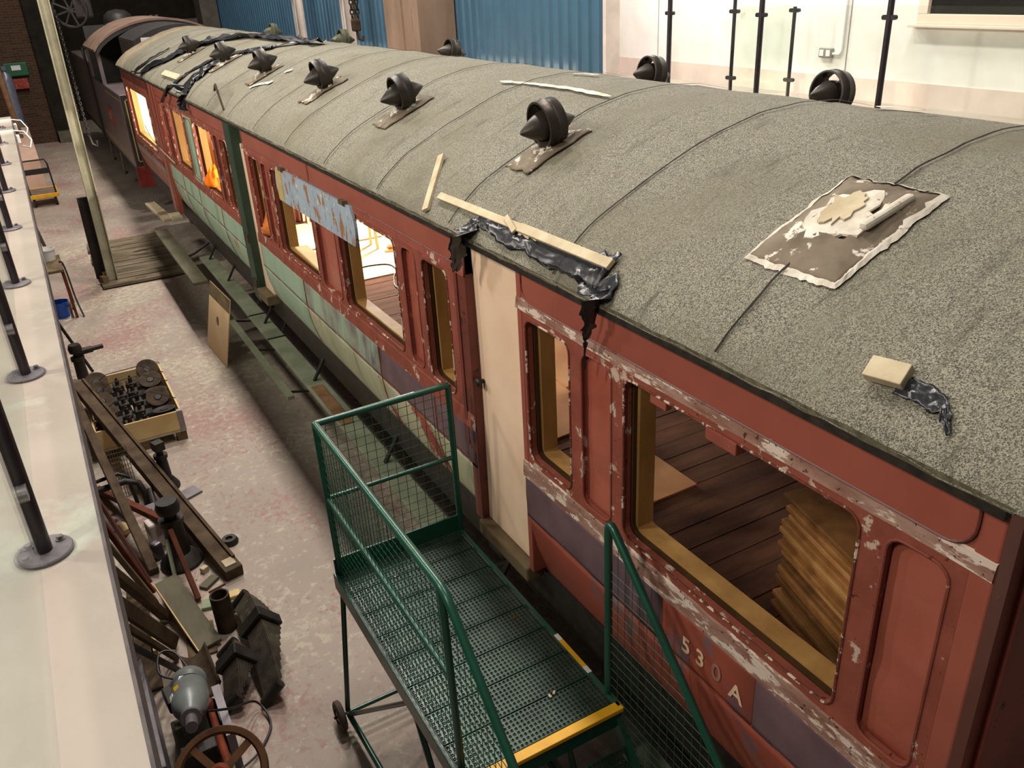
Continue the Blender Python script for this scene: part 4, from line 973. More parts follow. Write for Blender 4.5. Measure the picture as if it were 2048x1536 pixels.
pa, pb = P(204, 546, z=.08), P(168, 394, y=14.96); pa.y = 15.0; tag(MB().beam(pa, pb, .05, .22, (1, .1, 0)).build('dark_plank', 'iron', bevel=.004), 'dark plank propped upright against the painted column', 'plank')
for i, (x, y, s_) in enumerate([(.575, 14.99, .12), (.52, 14.78, .10)]): tag(MB().box((x, y, .07 + s_ / 2), (s_, s_ * 1.2, s_), rotz(.3)).build('wooden_block', 'pine' if not i else 'old_wood', bevel=.005), ['pale wooden block at the foot of the dark plank', 'brown wooden block at the foot of the painted column'][i], 'block')
# plywood panel with a hole
bl_, br_, tl_, tr_ = Vector((1.41, 11.15, 0)), Vector((1.46, 10.23, 0)), Vector((1.615, 11.15, .86)), Vector((1.665, 10.23, .85))
def pq(a, c): return bl_.lerp(br_, a).lerp(tl_.lerp(tr_, a), c)
n_ = 24; outer = []; inner = []
for i in range(n_):
    th = 6.2832 * i / n_; cx_, sy_ = math.cos(th), math.sin(th); m = max(abs(cx_), abs(sy_)); outer.append((.5 + .5 * cx_ / m, .5 + .5 * sy_ / m)); inner.append((.47 + .075 * cx_, .52 + .075 * sy_))
nrm = (br_ - bl_).cross(tl_ - bl_).normalized() * .012
vs = [pq(*o) for o in outer] + [pq(*o) for o in inner]; vs += [v + nrm for v in vs]
fs = []
for i in range(n_):
    j = (i + 1) % n_; fs += [(i, j, n_ + j, n_ + i), (2 * n_ + i, 3 * n_ + i, 3 * n_ + j, 2 * n_ + j), (i, 2 * n_ + i, 2 * n_ + j, j), (n_ + i, n_ + j, 3 * n_ + j, 3 * n_ + i)]
pp = tag(MB().add(vs, fs).build('plywood_board', 'ply_pale'), 'pale plywood panel with a round hole leaning on the footboard', 'board')
e_ = -nrm.normalized() * .002; e2 = nrm * 1.2
for off in (e_, e2): MB().add([pq(0, .80) + off, pq(1, .80) + off, pq(1, 1) + off, pq(0, 1) + off], [(0, 1, 2, 3)]).build('stripped_edge', 'old_wood', pp, solid=.001)
tag(MB().beam((1.87, 7.55, .7065), (1.86, 6.62, .7065), .11, .012).build('wood_offcut', 'brown_pipe', bevel=.002), 'thin brown board offcut lying on the long footboard', 'offcut')
# ================================================================ crate of castings
cr = thing('pallet_crate', (.25, 9.33, 0), 'pale wooden pallet collar crate full of iron castings', 'crate')
X0, X1, Y0, Y1 = -.17, .68, 8.60, 10.06
for x in (X0, (X0 + X1) / 2 - .05, X1 - .1): 
    for y in (Y0, (Y0 + Y1) / 2, Y1 - .14): MB().bx(x, x + .10, y, y + .14, 0, .10).build('pallet_block', 'old_wood', cr)
for k in range(6): MB().bx(X0, X1, Y0 + .25 * k, Y0 + .25 * k + .18, .10, .125).build('pallet_board', 'batten', cr)
for a in ((X0, X1, Y0, Y0 + .02), (X0, X1, Y1 - .02, Y1), (X0, X0 + .02, Y0, Y1), (X1 - .02, X1, Y0, Y1)):
    MB().bx(a[0], a[1], a[2], a[3], .128, .34).build('collar_board', 'pine', cr, bevel=.003)
for x, y in ((X1, Y0), (X1, Y1), (X0, Y0), (X0, Y1)): MB().bx(x - .05, x + .006, y - .006, y + .05, .10, .345).build('corner_hinge', 'steel', cr, bevel=.003)
for y, z in ((8.90, .47), (9.42, .47), (9.70, .47)): MB().tube([(X0, y - .02, .33), (.1, y + .05, z), (.45, y + .08, z), (X1, y + .04, .345)], .005, 5).build('strap', 'cable', cr)
def casting(x, y, a, lean_, mat, label, gr):
    c = thing('pulley_casting', (x, y, .125), label, 'casting', gr); Mr = rotz(a)
    def tr(v): return Mr @ Vector(v) + Vector((x, y, .275))
    b = MB(); b.box(tr((.10, 0, -.105)), (.33, .15, .09), Mr); b.box(tr((.02, 0, -.05)), (.12, .12, .10), Mr); b.box(tr((.205, 0, -.04)), (.10, .14, .06), Mr); b.build('bracket', 'iron', c, bevel=.008)
    ax = Mr @ Vector((0, -math.sin(lean_), math.cos(lean_))); pc = tr((0, 0, .012 + .11 * math.sin(abs(lean_))))
    MB().lathe([(.042, -.014), (.08, -.014), (.108, -.026), (.12, -.023), (.10, 0), (.12, .023), (.108, .026), (.08, .014), (.042, .014)], pc, ax, 24, closed_profile=True).build('pulley', mat, c, smooth=True)
    MB().lathe([(.022, 0), (.022, .06), (.013, .065), (.013, .085), (0, .085)], tr((.205, 0, -.015)), Vector((0, 0, 1)), 12).build('spindle', mat, c, smooth=True)
    MB().lathe([(0, -.02), (.036, -.02), (.036, .02), (0, .02)], pc, ax, 12).build('boss', 'iron', c)
PI_ = math.pi
for (x, y, a, l, m_) in [(-.02, 8.79, .1, .1, 'rust'), (-.02, 9.06, -.1, .35, 'rust'), (-.02, 9.33, .06, .45, 'rust'), (-.01, 9.61, -.08, .6, 'rust'), (-.02, 9.88, .05, .65, 'rust'), (.53, 8.78, PI_ + .1, .15, 'iron'), (.52, 9.06, PI_ - .1, -.6, 'rust'), (.53, 9.34, PI_ + .06, .1, 'iron'), (.52, 9.61, PI_ - .08, -.45, 'rust'), (.53, 9.89, PI_ + .05, -.75, 'rust')]:
    casting(x, y, a, l, m_, 'rusty iron pulley casting packed in the pallet crate', 'castings in the pallet crate')
# ================================================================ scrap below the walkway
def bm_(a, b, w_, h_, mat, label, name='timber_beam', cat='beam', up=(0, 0, 1), group=None, bev=.006): return tag(MB().beam(a, b, w_, h_, up).build(name, mat, bevel=bev), label, cat, group)
bb = thing('grooved_beam', (.56, 5.93, 0), 'long heavy grooved timber beam lying from the floor onto the pallet crate', 'beam')
a, b = Vector((.56, 5.93, .052)), Vector((-.19, 9.52, .506)); d_ = (b - a).normalized(); sd = d_.cross(Vector((0, 0, 1))).normalized(); up_ = sd.cross(d_)
MB().beam(a, b, .145, .10).build('timber', 'beam_wood', bb, bevel=.005)
MB().beam(a + sd * .055 + up_ * .058 + d_ * .12, b + sd * .055 + up_ * .058, .028, .03).build('side_ridge', 'beam_wood', bb, bevel=.004)
MB().beam(a + up_ * .053 + d_ * .05, a + up_ * .053 + d_ * .14, .09, .008).build('label_patch', 'batten', bb)
MB().beam(b - sd * .02 - up_ * .02, b - sd * .02 + d_ * .16 - up_ * .02, .08, .06).build('tenon', 'old_wood', bb, bevel=.004)
def lean(foot, E, w_, h_, mat, label, up=(0, 0, 1), name='timber_beam', cat='beam'):
    """a timber standing on the floor that goes under the walkway edge at pixel E and rests on the rail there"""
    f = Vector((foot[0], foot[1], h_ * .5)); lo_, hi_ = .2, 1.03
    for _ in range(40):
        m = (lo_ + hi_) / 2; q = P(*E, z=m); t_ = (-.345 - f.x) / (q.x - f.x); z_ = f.z + (q.z - f.z) * t_
        if z_ > 1.008 + h_ * .5: hi_ = m
        else: lo_ = m
    return bm_(f, f + (q - f) * (t_ + .03), w_, h_, mat, label, up=up, name=name, cat=cat)
lean((.0, 6.34), (150, 800), .075, .075, 'beam_wood', 'square brown timber propped beside the grooved beam')
bm_((.165, 6.66, .300), (-.27, 8.0, .032), .06, .06, 'beam_red', 'short reddish timber lying crosswise under the square timber')
tag(MB().tube([(.222, 6.71, 0), (.222, 6.71, .38)], .04, 14).build('wooden_roller', 'beam_red', bevel=.004), 'round brown wooden post end beside the crosswise timber', 'post end')
bm_((.245, 5.80, .022), (.195, 6.30, .40), .04, .05, 'beam_red', 'thin rust brown bar leaning on the black jack')
lean((-.05, 6.22), (203, 1010), .02, .06, 'red_dark', 'narrow dark red bar close to the walkway edge')
lean((-.01, 5.72), (232, 1150), .10, .05, 'beam_wood', 'wide brown plank leaning low against the walkway rail')
lean((.0, 5.36), (247, 1215), .04, .10, 'beam_wood', 'dark plank on edge below the walkway')
lean((-.03, 5.10), (260, 1290), .035, .035, 'iron', 'thin dark bar slanting below the walkway')
lean((-.02, 5.23), (254, 1255), .04, .04, 'beam_wood', 'slim brown stick slanting beside the thin dark bar')
bm_((.10, 5.73, .0625), (.04, 6.04, .0625), .05, .125, 'old_wood', 'thick weathered board with a yellow sawn end')
b2 = thing('old_board', (.16, 5.0, .15), 'grey streaked board with a pale sawn edge leaning over the scrap', 'board')
OA, OB, OU = Vector((.215, 5.20, .04)), Vector((.055, 5.96, .187)), Vector((-.05, .02, 1))
MB().beam(OA, OB, .17, .03, OU).build('board', 'grey_wood', b2, bevel=.003)
dv = (OB - OA).normalized(); ev = dv.cross(OU).normalized() * .088; ev = ev if ev.x < 0 else -ev
MB().beam(OA + ev, OB + ev, .008, .032, OU).build('sawn_edge', 'pine', b2)
qb = P(258, 1062, z=.027); bm_(qb, qb + Vector((-.07, .13, 0)), .10, .05, 'pine', 'short pale yellow wood block among the scrap timbers', cat='block', name='wooden_block')
bm_((.25, 5.72, .0152), (.52, 5.66, .0152), .11, .03, 'pale_green_wood', 'pale green board lying flat by the leaf springs', cat='board', name='painted_board')
bm_((.34, 5.685, .045), (.54, 5.675, .045), .08, .03, 'pine', 'broken yellow wood piece beside the leaf springs', cat='offcut', name='wood_offcut')
bm_((.335, 6.145, .025), (.385, 6.175, .025), .05, .05, 'batten', 'tiny pale wood chock near the grooved beam end', cat='chock', name='wooden_chock')
bm_((.15, 5.16, .0102), (.19, 5.52, .0102), .20, .02, 'old_wood', 'dark flat board under the scrap pile', cat='board', name='flat_board')
# iron plate with holes
ip = thing('drilled_plate', (.13, 6.95, 0), 'grey metal bracket with three drilled holes among the scrap', 'bracket')
MB().beam((.135, 6.93, .012), (.105, 7.16, .19), .10, .014, (0, -.6, 1)).build('plate', 'flange', ip, bevel=.003)
for k in range(3): q = Vector((.135, 6.93, .012)).lerp(Vector((.105, 7.16, .19)), .22 + .28 * k) + Vector((0, -.005, .007)); MB().lathe([(0, .002), (.017, .002), (.017, 0)], q, Vector((0, -.6, 1)), 14).build('hole', 'cable', ip)
MB().beam((.08, 6.93, .0102), (.20, 6.91, .0102), .08, .02).build('foot', 'flange', ip, bevel=.003)
# screw jacks
def jack(x, y, h, r, label, head='sq', arm=None, tilt=(0, 0)):
    j = thing('screw_jack', (x, y, 0), label, 'jack')
    o = Vector((x, y, 0)); ax = Vector((tilt[0], tilt[1], 1)).normalized()
    MB().lathe([(0, 0), (r * 1.9, 0), (r * 1.9, .03), (r * 1.2, .10), (r, .2 * h), (r * .85, .7 * h), (r * 1.1, .72 * h), (r * 1.1, .8 * h), (0, .8 * h)], o, ax, 20).build('body', 'iron', j, smooth=True)
    MB().lathe([(r * .55, .8 * h), (r * .55, .95 * h), (0, .95 * h)], o, ax, 14).build('screw', 'iron', j, smooth=True)
    q = o + ax * h
    if head == 'sq': MB().box(q, (r * 1.7, r * 1.7, .09), rotz(.3)).build('head', 'iron', j, bevel=.008)
    else: MB().lathe([(0, -.05), (r, -.05), (r * 1.1, .0), (r * .9, .05), (0, .05)], q, ax, 12).build('head', 'iron', j, smooth=True)
    if arm: MB().tube([q + Vector((0, 0, -.06)), q + Vector(arm) * .6 + Vector((0, 0, -.06)), q + Vector(arm) * .62 + Vector((0, 0, -.06)), q + Vector(arm) + Vector((0, 0, -.06))], [.04, .04, .028, .028], 10).build('handle_socket', 'iron', j, smooth=True)
    return j
jack(.33, 7.70, .46, .058, 'black screw jack with a square top standing beyond the grooved beam')
jack(.225, 6.40, .56, .09, 'stout black bottle jack standing beside the crosswise timber', head='r')
jack(-.14, 10.62, .54, .07, 'dark screw jack with a side handle by the walkway edge', head='r', arm=(.30, .05, 0))
pj = P(187, 746, z=0); lean((pj.x, pj.y), (106, 632), .03, .03, 'iron', 'thin dark bar leaning across the jack with the side handle', name='iron_bar', cat='bar')
pk = P(93, 500, z=.035); pl_ = P(67, 447, y=16.2); bm_(pk, pl_, .05, .07, 'iron', 'long dark bar leaning on the brown post beyond the stool', name='iron_bar', cat='bar')
# bent pipes
tag(MB().tube([(-.27, 7.5, .28), (-.02, 7.5, .30), (.08, 7.46, .27), (.11, 7.42, .17), (.11, 7.4, .0)], .03, 10).build('bent_pipe', 'iron', smooth=True), 'thick bent iron pipe curving down beside the square timber', 'pipe')
tag(MB().tube([(-.27, 7.62, .31), (-.06, 7.62, .33), (.01, 7.6, .29), (.03, 7.58, .0)], .018, 8).build('bent_pipe', 'iron', smooth=True), 'thinner bent iron pipe behind the thick bent pipe', 'pipe')
tag(MB().tube([(.165, 7.20, .01), (.158, 7.39, .22)], .026, 10).build('short_pipe', 'flange', smooth=True), 'short pale grey pipe leaning on the thick bent pipe', 'pipe')
mb = MB()
for i in range(9): mb.tube([(-.11 + .022 * i, 7.75, .0), (-.11 + .022 * i, 7.85, .48)], .003, 4)
for i in range(12): mb.tube([(-.11, 7.75 + .009 * i, .003 + .043 * i), (.066, 7.75 + .009 * i, .003 + .043 * i)], .003, 4)
tag(mb.build('wire_basket', 'old_wood'), 'rusty wire basket standing behind the bent pipes', 'basket')
# small machine frame behind beam
mf = thing('small_machine', (.29, 6.62, 0), 'small iron machine with a curved handle under the grooved beam', 'machine')
MB().bx(.25, .335, 6.585, 6.665, 0, .03).build('base', 'flange', mf, bevel=.006); MB().box((.29, 6.625, .085), (.055, .06, .12)).build('body', 'iron', mf, bevel=.02)
MB().tube([(.275, 6.61, .14), (.29, 6.605, .19), (.315, 6.60, .17), (.325, 6.60, .03)], .007, 8).build('handle', 'iron', mf, smooth=True)
# leaf springs
def leaf_spring(a, m, b, wd, label, eye=True):
    a, m, b = Vector(a), Vector(m), Vector(b); t_ = thing('leaf_spring', (m.x, m.y, 0), label, 'leaf spring')
    side = (b - a).cross(Vector((0, 0, 1))).normalized(); n = 9; TH = .75
    def pt(s): return (1 - s) ** 2 * a + 2 * s * (1 - s) * (2 * m - .5 * a - .5 * b) + s * s * b
    for k in range(n):
        s0 = .02 + .05 * k; s1 = 1 - s0; vs = []; N_ = 14
        for i in range(N_ + 1):
            s = s0 + (s1 - s0) * i / N_; p = pt(s); t2 = (pt(min(1, s + .02)) - pt(max(0, s - .02))).normalized(); up2 = side.cross(t2)
            if up2.z < 0: up2 = -up2
            ut = up2 * math.cos(TH) + side * math.sin(TH); st_ = side * math.cos(TH) - up2 * math.sin(TH)
            c = p - ut * (.019 * k)
            for q, r_ in ((-1, 0), (1, 0), (1, -1), (-1, -1)): vs.append(c + st_ * q * wd / 2 + ut * r_ * .0150)
        fs = [(4 * i + q, 4 * i + (q + 1) % 4, 4 * i + 4 + (q + 1) % 4, 4 * i + 4 + q) for i in range(N_) for q in range(4)] + [(0, 1, 2, 3), tuple(4 * N_ + q for q in range(4))]
        MB().add(vs, fs).build('leaf', 'spring', t_)
    p = pt(.5); t2 = (pt(.55) - pt(.45)).normalized(); up2 = side.cross(t2)
    if up2.z < 0: up2 = -up2
    up2, side = up2 * math.cos(TH) + side * math.sin(TH), side * math.cos(TH) - up2 * math.sin(TH)
    Mr = Matrix((t2, side, up2)).transposed()
    bk = MB(); bk.box(p + up2 * .02, (.10, wd + .05, .03), Mr)
    for q in (-1, 1): bk.box(p + side * q * (wd / 2 + .015) - up2 * .07, (.10, .025, .20), Mr)
    bk.build('buckle', 'iron', t_, bevel=.005)
    if eye:
        for s in (.02, .98): MB().tube([pt(s) - side * wd * .55, pt(s) + side * wd * .55], .035, 12).build('eye', 'iron', t_, smooth=True)
    bpy.context.view_layer.update(); mn = min((c.matrix_world @ v.co).z for c in t_.children for v in c.data.vertices); t_.location.z -= mn
    return t_
leaf_spring((.50, 5.52, .22), (.505, 4.97, .42), (.47, 4.44, .20), .16, 'long black leaf spring lying outermost on the red painted floor')
leaf_spring((.31, 5.04, .28), (.285, 4.77, .42), (.22, 4.52, .26), .15, 'shorter black leaf spring lying beside the grey motor')
tag(MB().lathe([(.07, 0), (.07, .32), (.058, .32), (.058, .02), (0, .02)], (.365, 5.37, .0), (0, 0, 1), 20).build('rusty_drum', 'rust', smooth=True), 'rough brown cylinder standing behind the leaf springs', 'cylinder')
# shovel like curved plate
def sh(a_, c_):
    u = (a_ - .5); return Vector((.09 + .18 * u + .02 * c_, 5.08 - .34 * c_ + .05 * u, .004 + .28 * u * u + .10 * (1 - c_)))
tag(MB().grid(sh, 10, 8).build('curved_plate', 'rust', smooth=True, solid=.006), 'curved brown sheet metal plate lying behind the grey motor', 'metal plate')
# grey motor and spoked wheel on a bench machine
mo = thing('electric_motor', (-.03, 4.3, .35), 'grey electric motor with cone end and white tag under the walkway', 'motor')
ma, mbv = Vector((.01, 4.62, .30)), Vector((-.04, 4.02, .52)); ax = (mbv - ma).normalized()
MB().lathe([(0, .12), (.095, .12), (.11, .15), (.11, .34), (.108, .36), (.09, .42), (.055, .48), (.045, .52), (.045, .53), (0, .53)], ma, ax, 28).build('casing', 'motor', mo, smooth=True)
MB().lathe([(0, -.05), (.08, -.04), (.11, .0), (.11, .06), (.09, .08), (0, .08)], ma, ax, 24).build('fan_cover', 'motor', mo, smooth=True)
MB().lathe([(.055, .52), (.06, .54), (.06, .56), (.035, .56), (.035, .68), (0, .68)], ma, ax, 18).build('shaft', 'flange', mo, smooth=True)
tg = ma + ax * .10 + Vector((-.02, -.02, .11)); MB().box(tg, (.05, .035, .012), rotz(-.4)).build('tag', 'white_plastic', mo)
MB().box(ma + ax * .24 + Vector((-.06, 0, .10)), (.03, .05, .004), Matrix.Rotation(-.5, 3, 'Y')).build('rating_plate', 'yellow', mo); MB().box(ma + ax * .28 + Vector((-.095, 0, .065)), (.03, .05, .004), Matrix.Rotation(-.9, 3, 'Y')).build('rating_label', 'white_plastic', mo)
MB().box(ma + ax * .16 + Vector((-.115, .0, .0)), (.06, .16, .09), rotz(.1)).build('terminal_box', 'iron', mo, bevel=.01)
MB().bx(-.10, .05, 4.27, 4.40, .16, .33).build('mounting_foot', 'motor', mo, bevel=.008)
mc = thing('old_machine', (.0, 3.9, 0), 'rusty machine with a large brown spoked flywheel', 'machine')
wc = Vector((.03, 3.60, .50)); wax = Vector((-.12, -.55, .83)).normalized()
fw = MB().lathe([(.215, -.022), (.245, -.024), (.25, -.01), (.25, .01), (.245, .024), (.215, .022), (.205, 0)], wc, wax, 44, closed_profile=True).build('flywheel', 'rust_brown', mc, smooth=True, label='brown spoked flywheel')
s1 = wax.cross(Vector((1, 0, 0))).normalized(); s2 = wax.cross(s1)
for k in range(4): a = .5 + k * math.pi / 2; MB().beam(wc, wc + (s1 * math.cos(a) + s2 * math.sin(a)) * .215, .04, .02, wax).build('spoke', 'rust_brown', fw)
MB().lathe([(0, -.06), (.05, -.06), (.055, .05), (.035, .06), (.03, .10), (0, .10)], wc, wax, 18).build('hub', 'rust_red', fw, smooth=True)
MB().tube([wc - wax * .05, wc - wax * .5], .028, 12).build('shaft', 'rust_red', mc, smooth=True)
MB().tube([(.085, 4.40, .20), (.085, 3.9, .26), (.07, 3.7, .33)], .025, 10).build('red_rod', 'rust_red', mc, smooth=True)
MB().bx(-.16, .12, 3.5, 4.5, .0, .16).build('bed', 'grey_wood', mc, bevel=.01); MB().bx(-.14, .06, 3.95, 4.05, .16, .36).build('pedestal', 'iron', mc, bevel=.01); MB().bx(-.02, .09, 3.62, 3.75, .16, .30).build('pedestal', 'rust', mc, bevel=.01)
MB().lathe([(0, 0), (.045, 0), (.055, .03), (.055, .07), (.03, .10), (0, .10)], (.075, 4.44, .16), (0, 0, 1), 14).build('red_cap', 'rust_red', mc, smooth=True)
MB().beam((.145, 4.05, .15), (.15, 4.50, .15), .05, .30).build('side_plate', 'flange', mc)
cable([(.05, 4.6, .34), (-.02, 4.80, .42), (-.11, 4.82, .44), (-.14, 4.66, .42), (-.06, 4.60, .38)], .007, 'black cable loop above the grey motor', 'cable')
cable([(.06, 4.2, .40), (.20, 4.25, .30), (.36, 4.45, .08), (.40, 4.28, .02), (.28, 4.1, .02), (.15, 4.0, .05)], .008, 'black cable trailing from the grey motor to the leaf springs', 'cable')
tag(MB().bx(-.45, -.22, 3.9, 4.9, .0, .42).build('metal_cabinet', 'flange', bevel=.01), 'pale grey metal box under the walkway beside the motor', 'box')
# ================================================================ far left things
stl = thing('work_trestle', (-.10, 13.9, 0), 'small brown work trestle beside the walkway', 'trestle')
MB().bx(-.38, -.02, 13.4, 14.3, .72, .76).build('top', 'old_wood', stl, bevel=.005)
for x, y in ((-.04, 13.45), (-.04, 14.25), (-.36, 13.45), (-.36, 14.25)): MB().beam((x, y, .72), (x + (.02 if x > -.2 else -.02), y, .0), .04, .04).build('leg', 'beam_red', stl)
MB().beam((-.04, 13.45, .14), (-.04, 14.25, .14), .03, .03).build('stretcher', 'old_wood', stl)
wb = thing('white_tub', (-.19, 14.1, .76), 'white plastic tub standing on the brown trestle', 'tub')
MB().lathe([(0, 0), (.115, 0), (.13, .15), (.138, .15), (.138, .17), (.125, .17), (.118, .10), (0, .10)], (-.19, 14.1, .76), (0, 0, 1), 24).build('tub', 'white_plastic', wb, smooth=True)
bb2 = thing('blue_bucket', (-.205, 13.62, 0), 'blue plastic bucket on the floor under the trestle', 'bucket')
MB().lathe([(0, 0), (.10, 0), (.135, .24), (.125, .24), (.095, .02), (0, .02)], (-.205, 13.62, .0), (0, 0, 1), 22).build('bucket', 'blue_bucket', bb2, smooth=True)
tag(MB().lathe([(0, 0), (.08, .0), (.11, .07), (.10, .15), (.05, .20), (0, .21)], (-.27, 13.86, .0), (0, 0, 1), 18).build('red_container', 'red_plastic', smooth=True), 'red plastic container standing under the brown trestle', 'container')
cable([(-.05, 13.82, .77), (-.012, 13.8, .765), (.012, 13.75, .6), (.03, 13.62, .25), (.07, 13.4, .012)], .012, 'dark hose hanging from the trestle to the floor', 'cable', 'hose')
trl = thing('platform_trolley', (.02, 22.3, 0), 'yellow platform trolley with a black folding handle', 'trolley')
MB().bx(-.26, .30, 21.9, 22.75, .24, .28).build('deck', 'trolley_deck', trl, bevel=.008)
for y in (21.86, 22.75): MB().bx(-.28, .32, y, y + .04, .20, .29).build('bumper', 'yellow', trl, bevel=.01)
for x in (-.28, .30): MB().bx(x, x + .03, 21.88, 22.78, .20, .29).build('bumper', 'yellow', trl, bevel=.01)
MB().tube([(-.24, 21.95, .28), (-.26, 21.85, .95), (-.22, 21.84, 1.05), (.22, 21.84, 1.05), (.26, 21.85, .95), (.28, 21.95, .28)], .018, 8).build('handle', 'cable', trl, smooth=True)
MB().box((.0, 21.86, .80), (.52, .01, .12)).build('handle_plate', 'cable', trl)
for x in (-.2, .24):
    for y in (22.0, 22.65): MB().lathe([(0, -.02), (.10, -.02), (.10, .02), (0, .02)], (x, y, .10), (1, 0, 0), 16).build('castor', 'iron', trl); MB().bx(x - .025, x + .025, y - .03, y + .03, .10, .22).build('castor_fork', 'iron', trl)
tag(MB().bx(-.30, .14, 23.2, 29.5, .0, .88).build('bench_top', 'pink_board', bevel=.01), 'long pale pink topped bench behind the yellow trolley', 'bench')
tag(MB().bx(-.3, .14, 29.55, 30.3, .0, .92).build('wood_pile', 'old_wood', bevel=.01), 'low pile of dark boards behind the pink topped bench', 'board pile')
gc = thing('gas_cylinder', (-.06, 29.9, .92), 'tall silver blue gas cylinder near the brick wall', 'gas cylinder')
MB().lathe([(0, 0), (.17, 0), (.17, 1.25), (.14, 1.40), (.06, 1.48), (.05, 1.56), (0, 1.56)], (-.06, 29.9, .92), (0, 0, 1), 20).build('body', 'cylinder_grey', gc, smooth=True)
MB().lathe([(.09, 0), (.09, .12), (0, .12)], (-.06, 29.9, 2.44), (0, 0, 1), 12).build('valve_guard', 'cylinder_grey', gc)
tag(MB().tube([(-.12, 27.2, .88), (-.20, 27.3, 2.6)], .08, 14).build('brown_pipe', 'brown_pipe', smooth=True), 'brown pipe standing upright before the gas cylinder', 'pipe')
tag(MB().tube([(pl_.x - .075, 16.2, 0), (pl_.x - .085, 16.2, 3.3)], .055, 14).build('brown_post', 'brown_pipe', smooth=True), 'brown tubular post beyond the end of the walkway', 'post')
gb = thing('first_aid_box', (.20, 32.15, 2.05), 'green wall box with a white label on the brick wall', 'box')
MB().bx(-.05, .62, 32.05, 32.199, 2.1, 2.5).build('box', 'green_box', gb, bevel=.03); MB().bx(.16, .42, 32.03, 32.05, 2.28, 2.42).build('label', 'white_plastic', gb)
tag(MB().bx(.10, .52, 32.05, 32.199, 1.72, 2.02).build('red_box', 'plate_red', bevel=.01), 'small red box on the brick wall below the green box', 'box')
for k, y in enumerate((13.4, 14.7)):
    tr_ = thing('cable_trunking', (-.3, y, 2.70), ['white cable trunking across the walkway end with a looped lead, nearer strip', 'white cable trunking across the walkway end, strip beside the brown post'][k], 'trunking')
    MB().bx(-.6, -.12, y, y + .03, 2.70, 2.73).build('trunk', 'white_plastic', tr_); MB().box((-.09, y - .1, 2.62), (.04, .14, .10)).build('socket_box', 'white_plastic', tr_, bevel=.01)
    MB().tube([(-.12, y, 2.72), (.0, y - .05, 2.70), (.06, y - .2, 2.60), (.02, y - .3, 2.52), (-.06, y - .25, 2.55)], .008, 6).build('lead', 'white_plastic', tr_, smooth=True)
# ================================================================ hoists and chains
def chain(p, q, n, r, parent):
    p, q = Vector(p), Vector(q); b = MB(); d = (q - p) / n
    for i in range(n):
        c = p + d * (i + .5); s_ = Vector((1, 0, 0)) if i % 2 else Vector((0, 1, 0)); dn = d.normalized(); L = d.length * .68
        b.tube([c + dn * L * math.sin(a) + s_ * L * .55 * math.cos(a) for a in [6.2832 * k / 10 for k in range(10)]], r, 5, close=True)
    b.build('chain', 'iron', parent, smooth=True)
h = thing('chain_hoist', P(140, 20, y=18.5), 'dark chain hoist with a spoked hand wheel hung before the locomotive', 'chain hoist'); hc = WL[h]
MB().lathe([(.27, -.03), (.30, -.03), (.30, .03), (.27, .03)], hc, (.35, 1, .1), 28, closed_profile=True).build('hand_wheel', 'iron', h, smooth=True)
for k in range(4): a = k * math.pi / 4 + .3; v = Vector((math.cos(a), -.2 * math.cos(a), math.sin(a))) * .27; MB().beam(hc - v, hc + v, .03, .02, (0, 1, 0)).build('spoke', 'iron', h)
MB().box(hc + Vector((.22, .1, .1)), (.3, .3, .5)).build('gear_case', 'iron', h, bevel=.04)
cb = P(178, 272, y=18.5); ct = Vector((cb.x - .02, 18.5, hc.z)); chain(ct, cb, 46, .011, h); ct2 = ct + Vector((-.09, .03, 0)); chain(ct2, P(158, 235, y=18.53), 40, .009, h)
MB().tube([cb, cb + Vector((.02, 0, -.15)), cb + Vector((.10, 0, -.2)), cb + Vector((.11, 0, -.1))], .03, 8).build('hook', 'iron', h, smooth=True)
MB().tube([hc + Vector((.2, .1, .3)), hc + Vector((.2, .1, 3.2))], .03, 8).build('suspension', 'iron', h)
h2 = thing('chain_block', P(712, 50, y=16.5), 'dark chain block hanging by the concrete column and blue wall', 'chain hoist'); c2 = WL[h2]
MB().box(c2, (.16, .14, .22)).build('block', 'rust', h2, bevel=.03); MB().tube([c2 + Vector((0, 0, -.1)), c2 + Vector((.03, 0, -.25)), c2 + Vector((.10, 0, -.28)), c2 + Vector((.12, 0, -.2))], .025, 8).build('hook', 'rust', h2, smooth=True)
for dx in (-.05, .06): chain(c2 + Vector((dx, 0, .1)), c2 + Vector((dx, 0, 3.0)), 34, .014, h2)

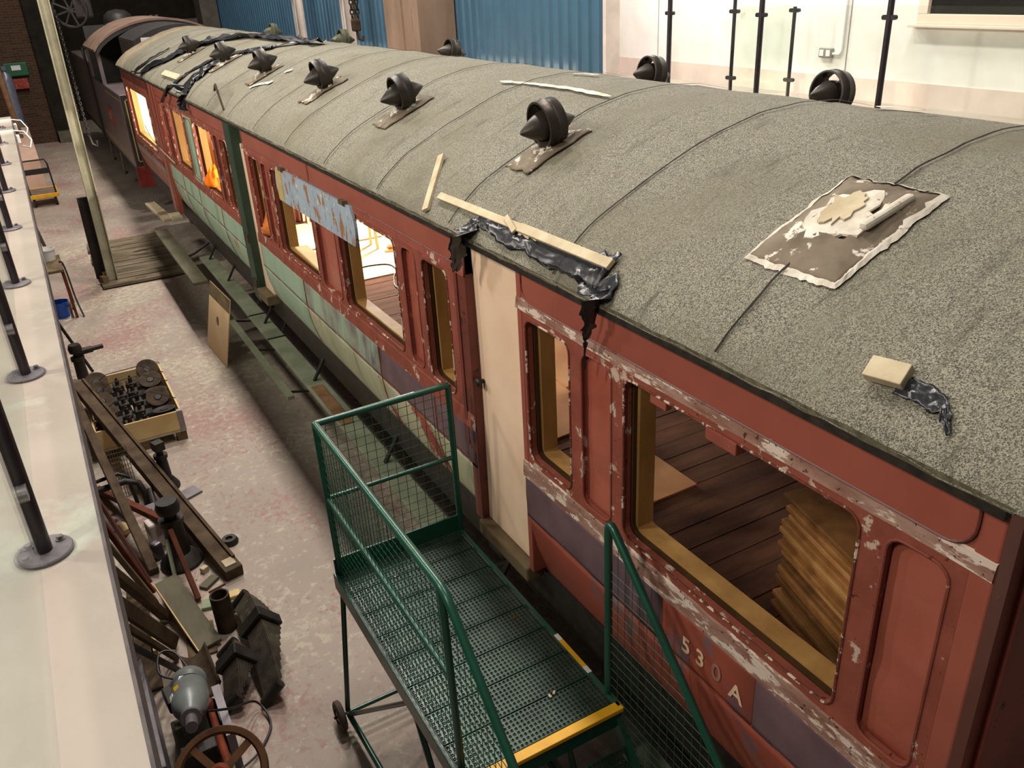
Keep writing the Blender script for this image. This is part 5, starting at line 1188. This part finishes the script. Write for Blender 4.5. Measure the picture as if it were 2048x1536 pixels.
# ================================================================ more scrap under the walkway edge
lean((-.05, 5.95), (222, 1095), .08, .04, 'old_wood', 'grey brown plank beside the wide brown plank', cat='plank', name='scrap_plank')
bm_((-.22, 5.0, .0152), (-.17, 6.2, .0152), .14, .03, 'beam_wood', 'dark plank flat on the floor close to the walkway column', cat='plank', name='scrap_plank')
bm_((.13, 6.10, .026), (.152, 6.335, .30), .03, .08, 'pale_green_wood', 'pale green painted slat beside the thin rust brown bar', cat='slat', name='painted_stick')
lean((-.05, 6.08), (214, 1058), .025, .05, 'beam_red', 'short pinkish brown slat resting at the walkway edge', cat='slat', name='scrap_stick')
bm_((-.12, 5.62, .0645), (-.14, 5.30, .0645), .03, .07, 'pine', 'short yellow slat with a broken end below the thin dark bar', cat='slat', name='scrap_stick')
bm_((.30, 5.93, .0152), (.42, 6.03, .0152), .08, .03, 'grey_wood', 'small grey wood scrap near the screw jack foot', cat='offcut', name='wood_offcut')
bm_((.33, 5.865, .0072), (.47, 5.90, .0072), .014, .014, 'beam_red', 'thin twig like stick on the floor by the grooved beam', cat='stick', name='wood_stick')
bm_((.275, 6.08, .0062), (.31, 6.19, .0062), .012, .012, 'batten', 'thin pale stick on the floor by the tiny pale chock', cat='stick', name='wood_stick')
tag(MB().box((.47, 7.45, .012), (.20, .16, .024), rotz(.4)).build('flat_plate', 'flange', bevel=.003), 'flat grey plate on the floor between the jacks', 'plate')
tag(MB().box((.10, 6.77, .126), (.13, .14, .252), rotz(.2)).build('white_block', 'white_paint', bevel=.02), 'dirty white block standing in the scrap under the timbers', 'block')
tag(MB().box((.07, 6.575, .08), (.08, .08, .16), rotz(.5)).build('white_block', 'flange', bevel=.02), 'grey rounded block beside the stout bottle jack', 'block')
tag(MB().lathe([(0, 0), (.07, 0), (.075, .02), (.06, .05), (.03, .05), (.03, .03), (0, .03)], (.63, 6.45, .0), (0, 0, 1), 18).build('iron_ring', 'iron', smooth=True), 'small iron ring on the floor beyond the grooved beam', 'ring')
tag(MB().beam((-.11, 5.0, .0062), (-.09, 4.80, .0062), .05, .012).build('metal_strip', 'flange', bevel=.002), 'short pale metal strip on the floor by the curved brown plate', 'strip')
cable([(.37, 5.815, .005), (.41, 5.835, .03), (.455, 5.825, .005)], .005, 'thin dark wire curl by the end of the grooved beam', 'cable', 'wire')

# roof beam of the hall that carries both hoists
zb = max(hc.z + 3.2, c2.z + 3.0)
struct(MB().beam((hc.x + .2, 18.6, zb + .1), (c2.x, 16.5, zb + .1), .2, .2).build('roof_beam', 'loco_grey'))
MB().tube([c2 + Vector((0, 0, .1)), (c2.x, c2.y, zb + .02)], .02, 8).build('suspension', 'rust', h2)
MB().tube([hc + Vector((.2, .1, 3.1)), (hc.x + .2, hc.y + .1, zb + .02)], .03, 8).build('suspension', 'iron', h)
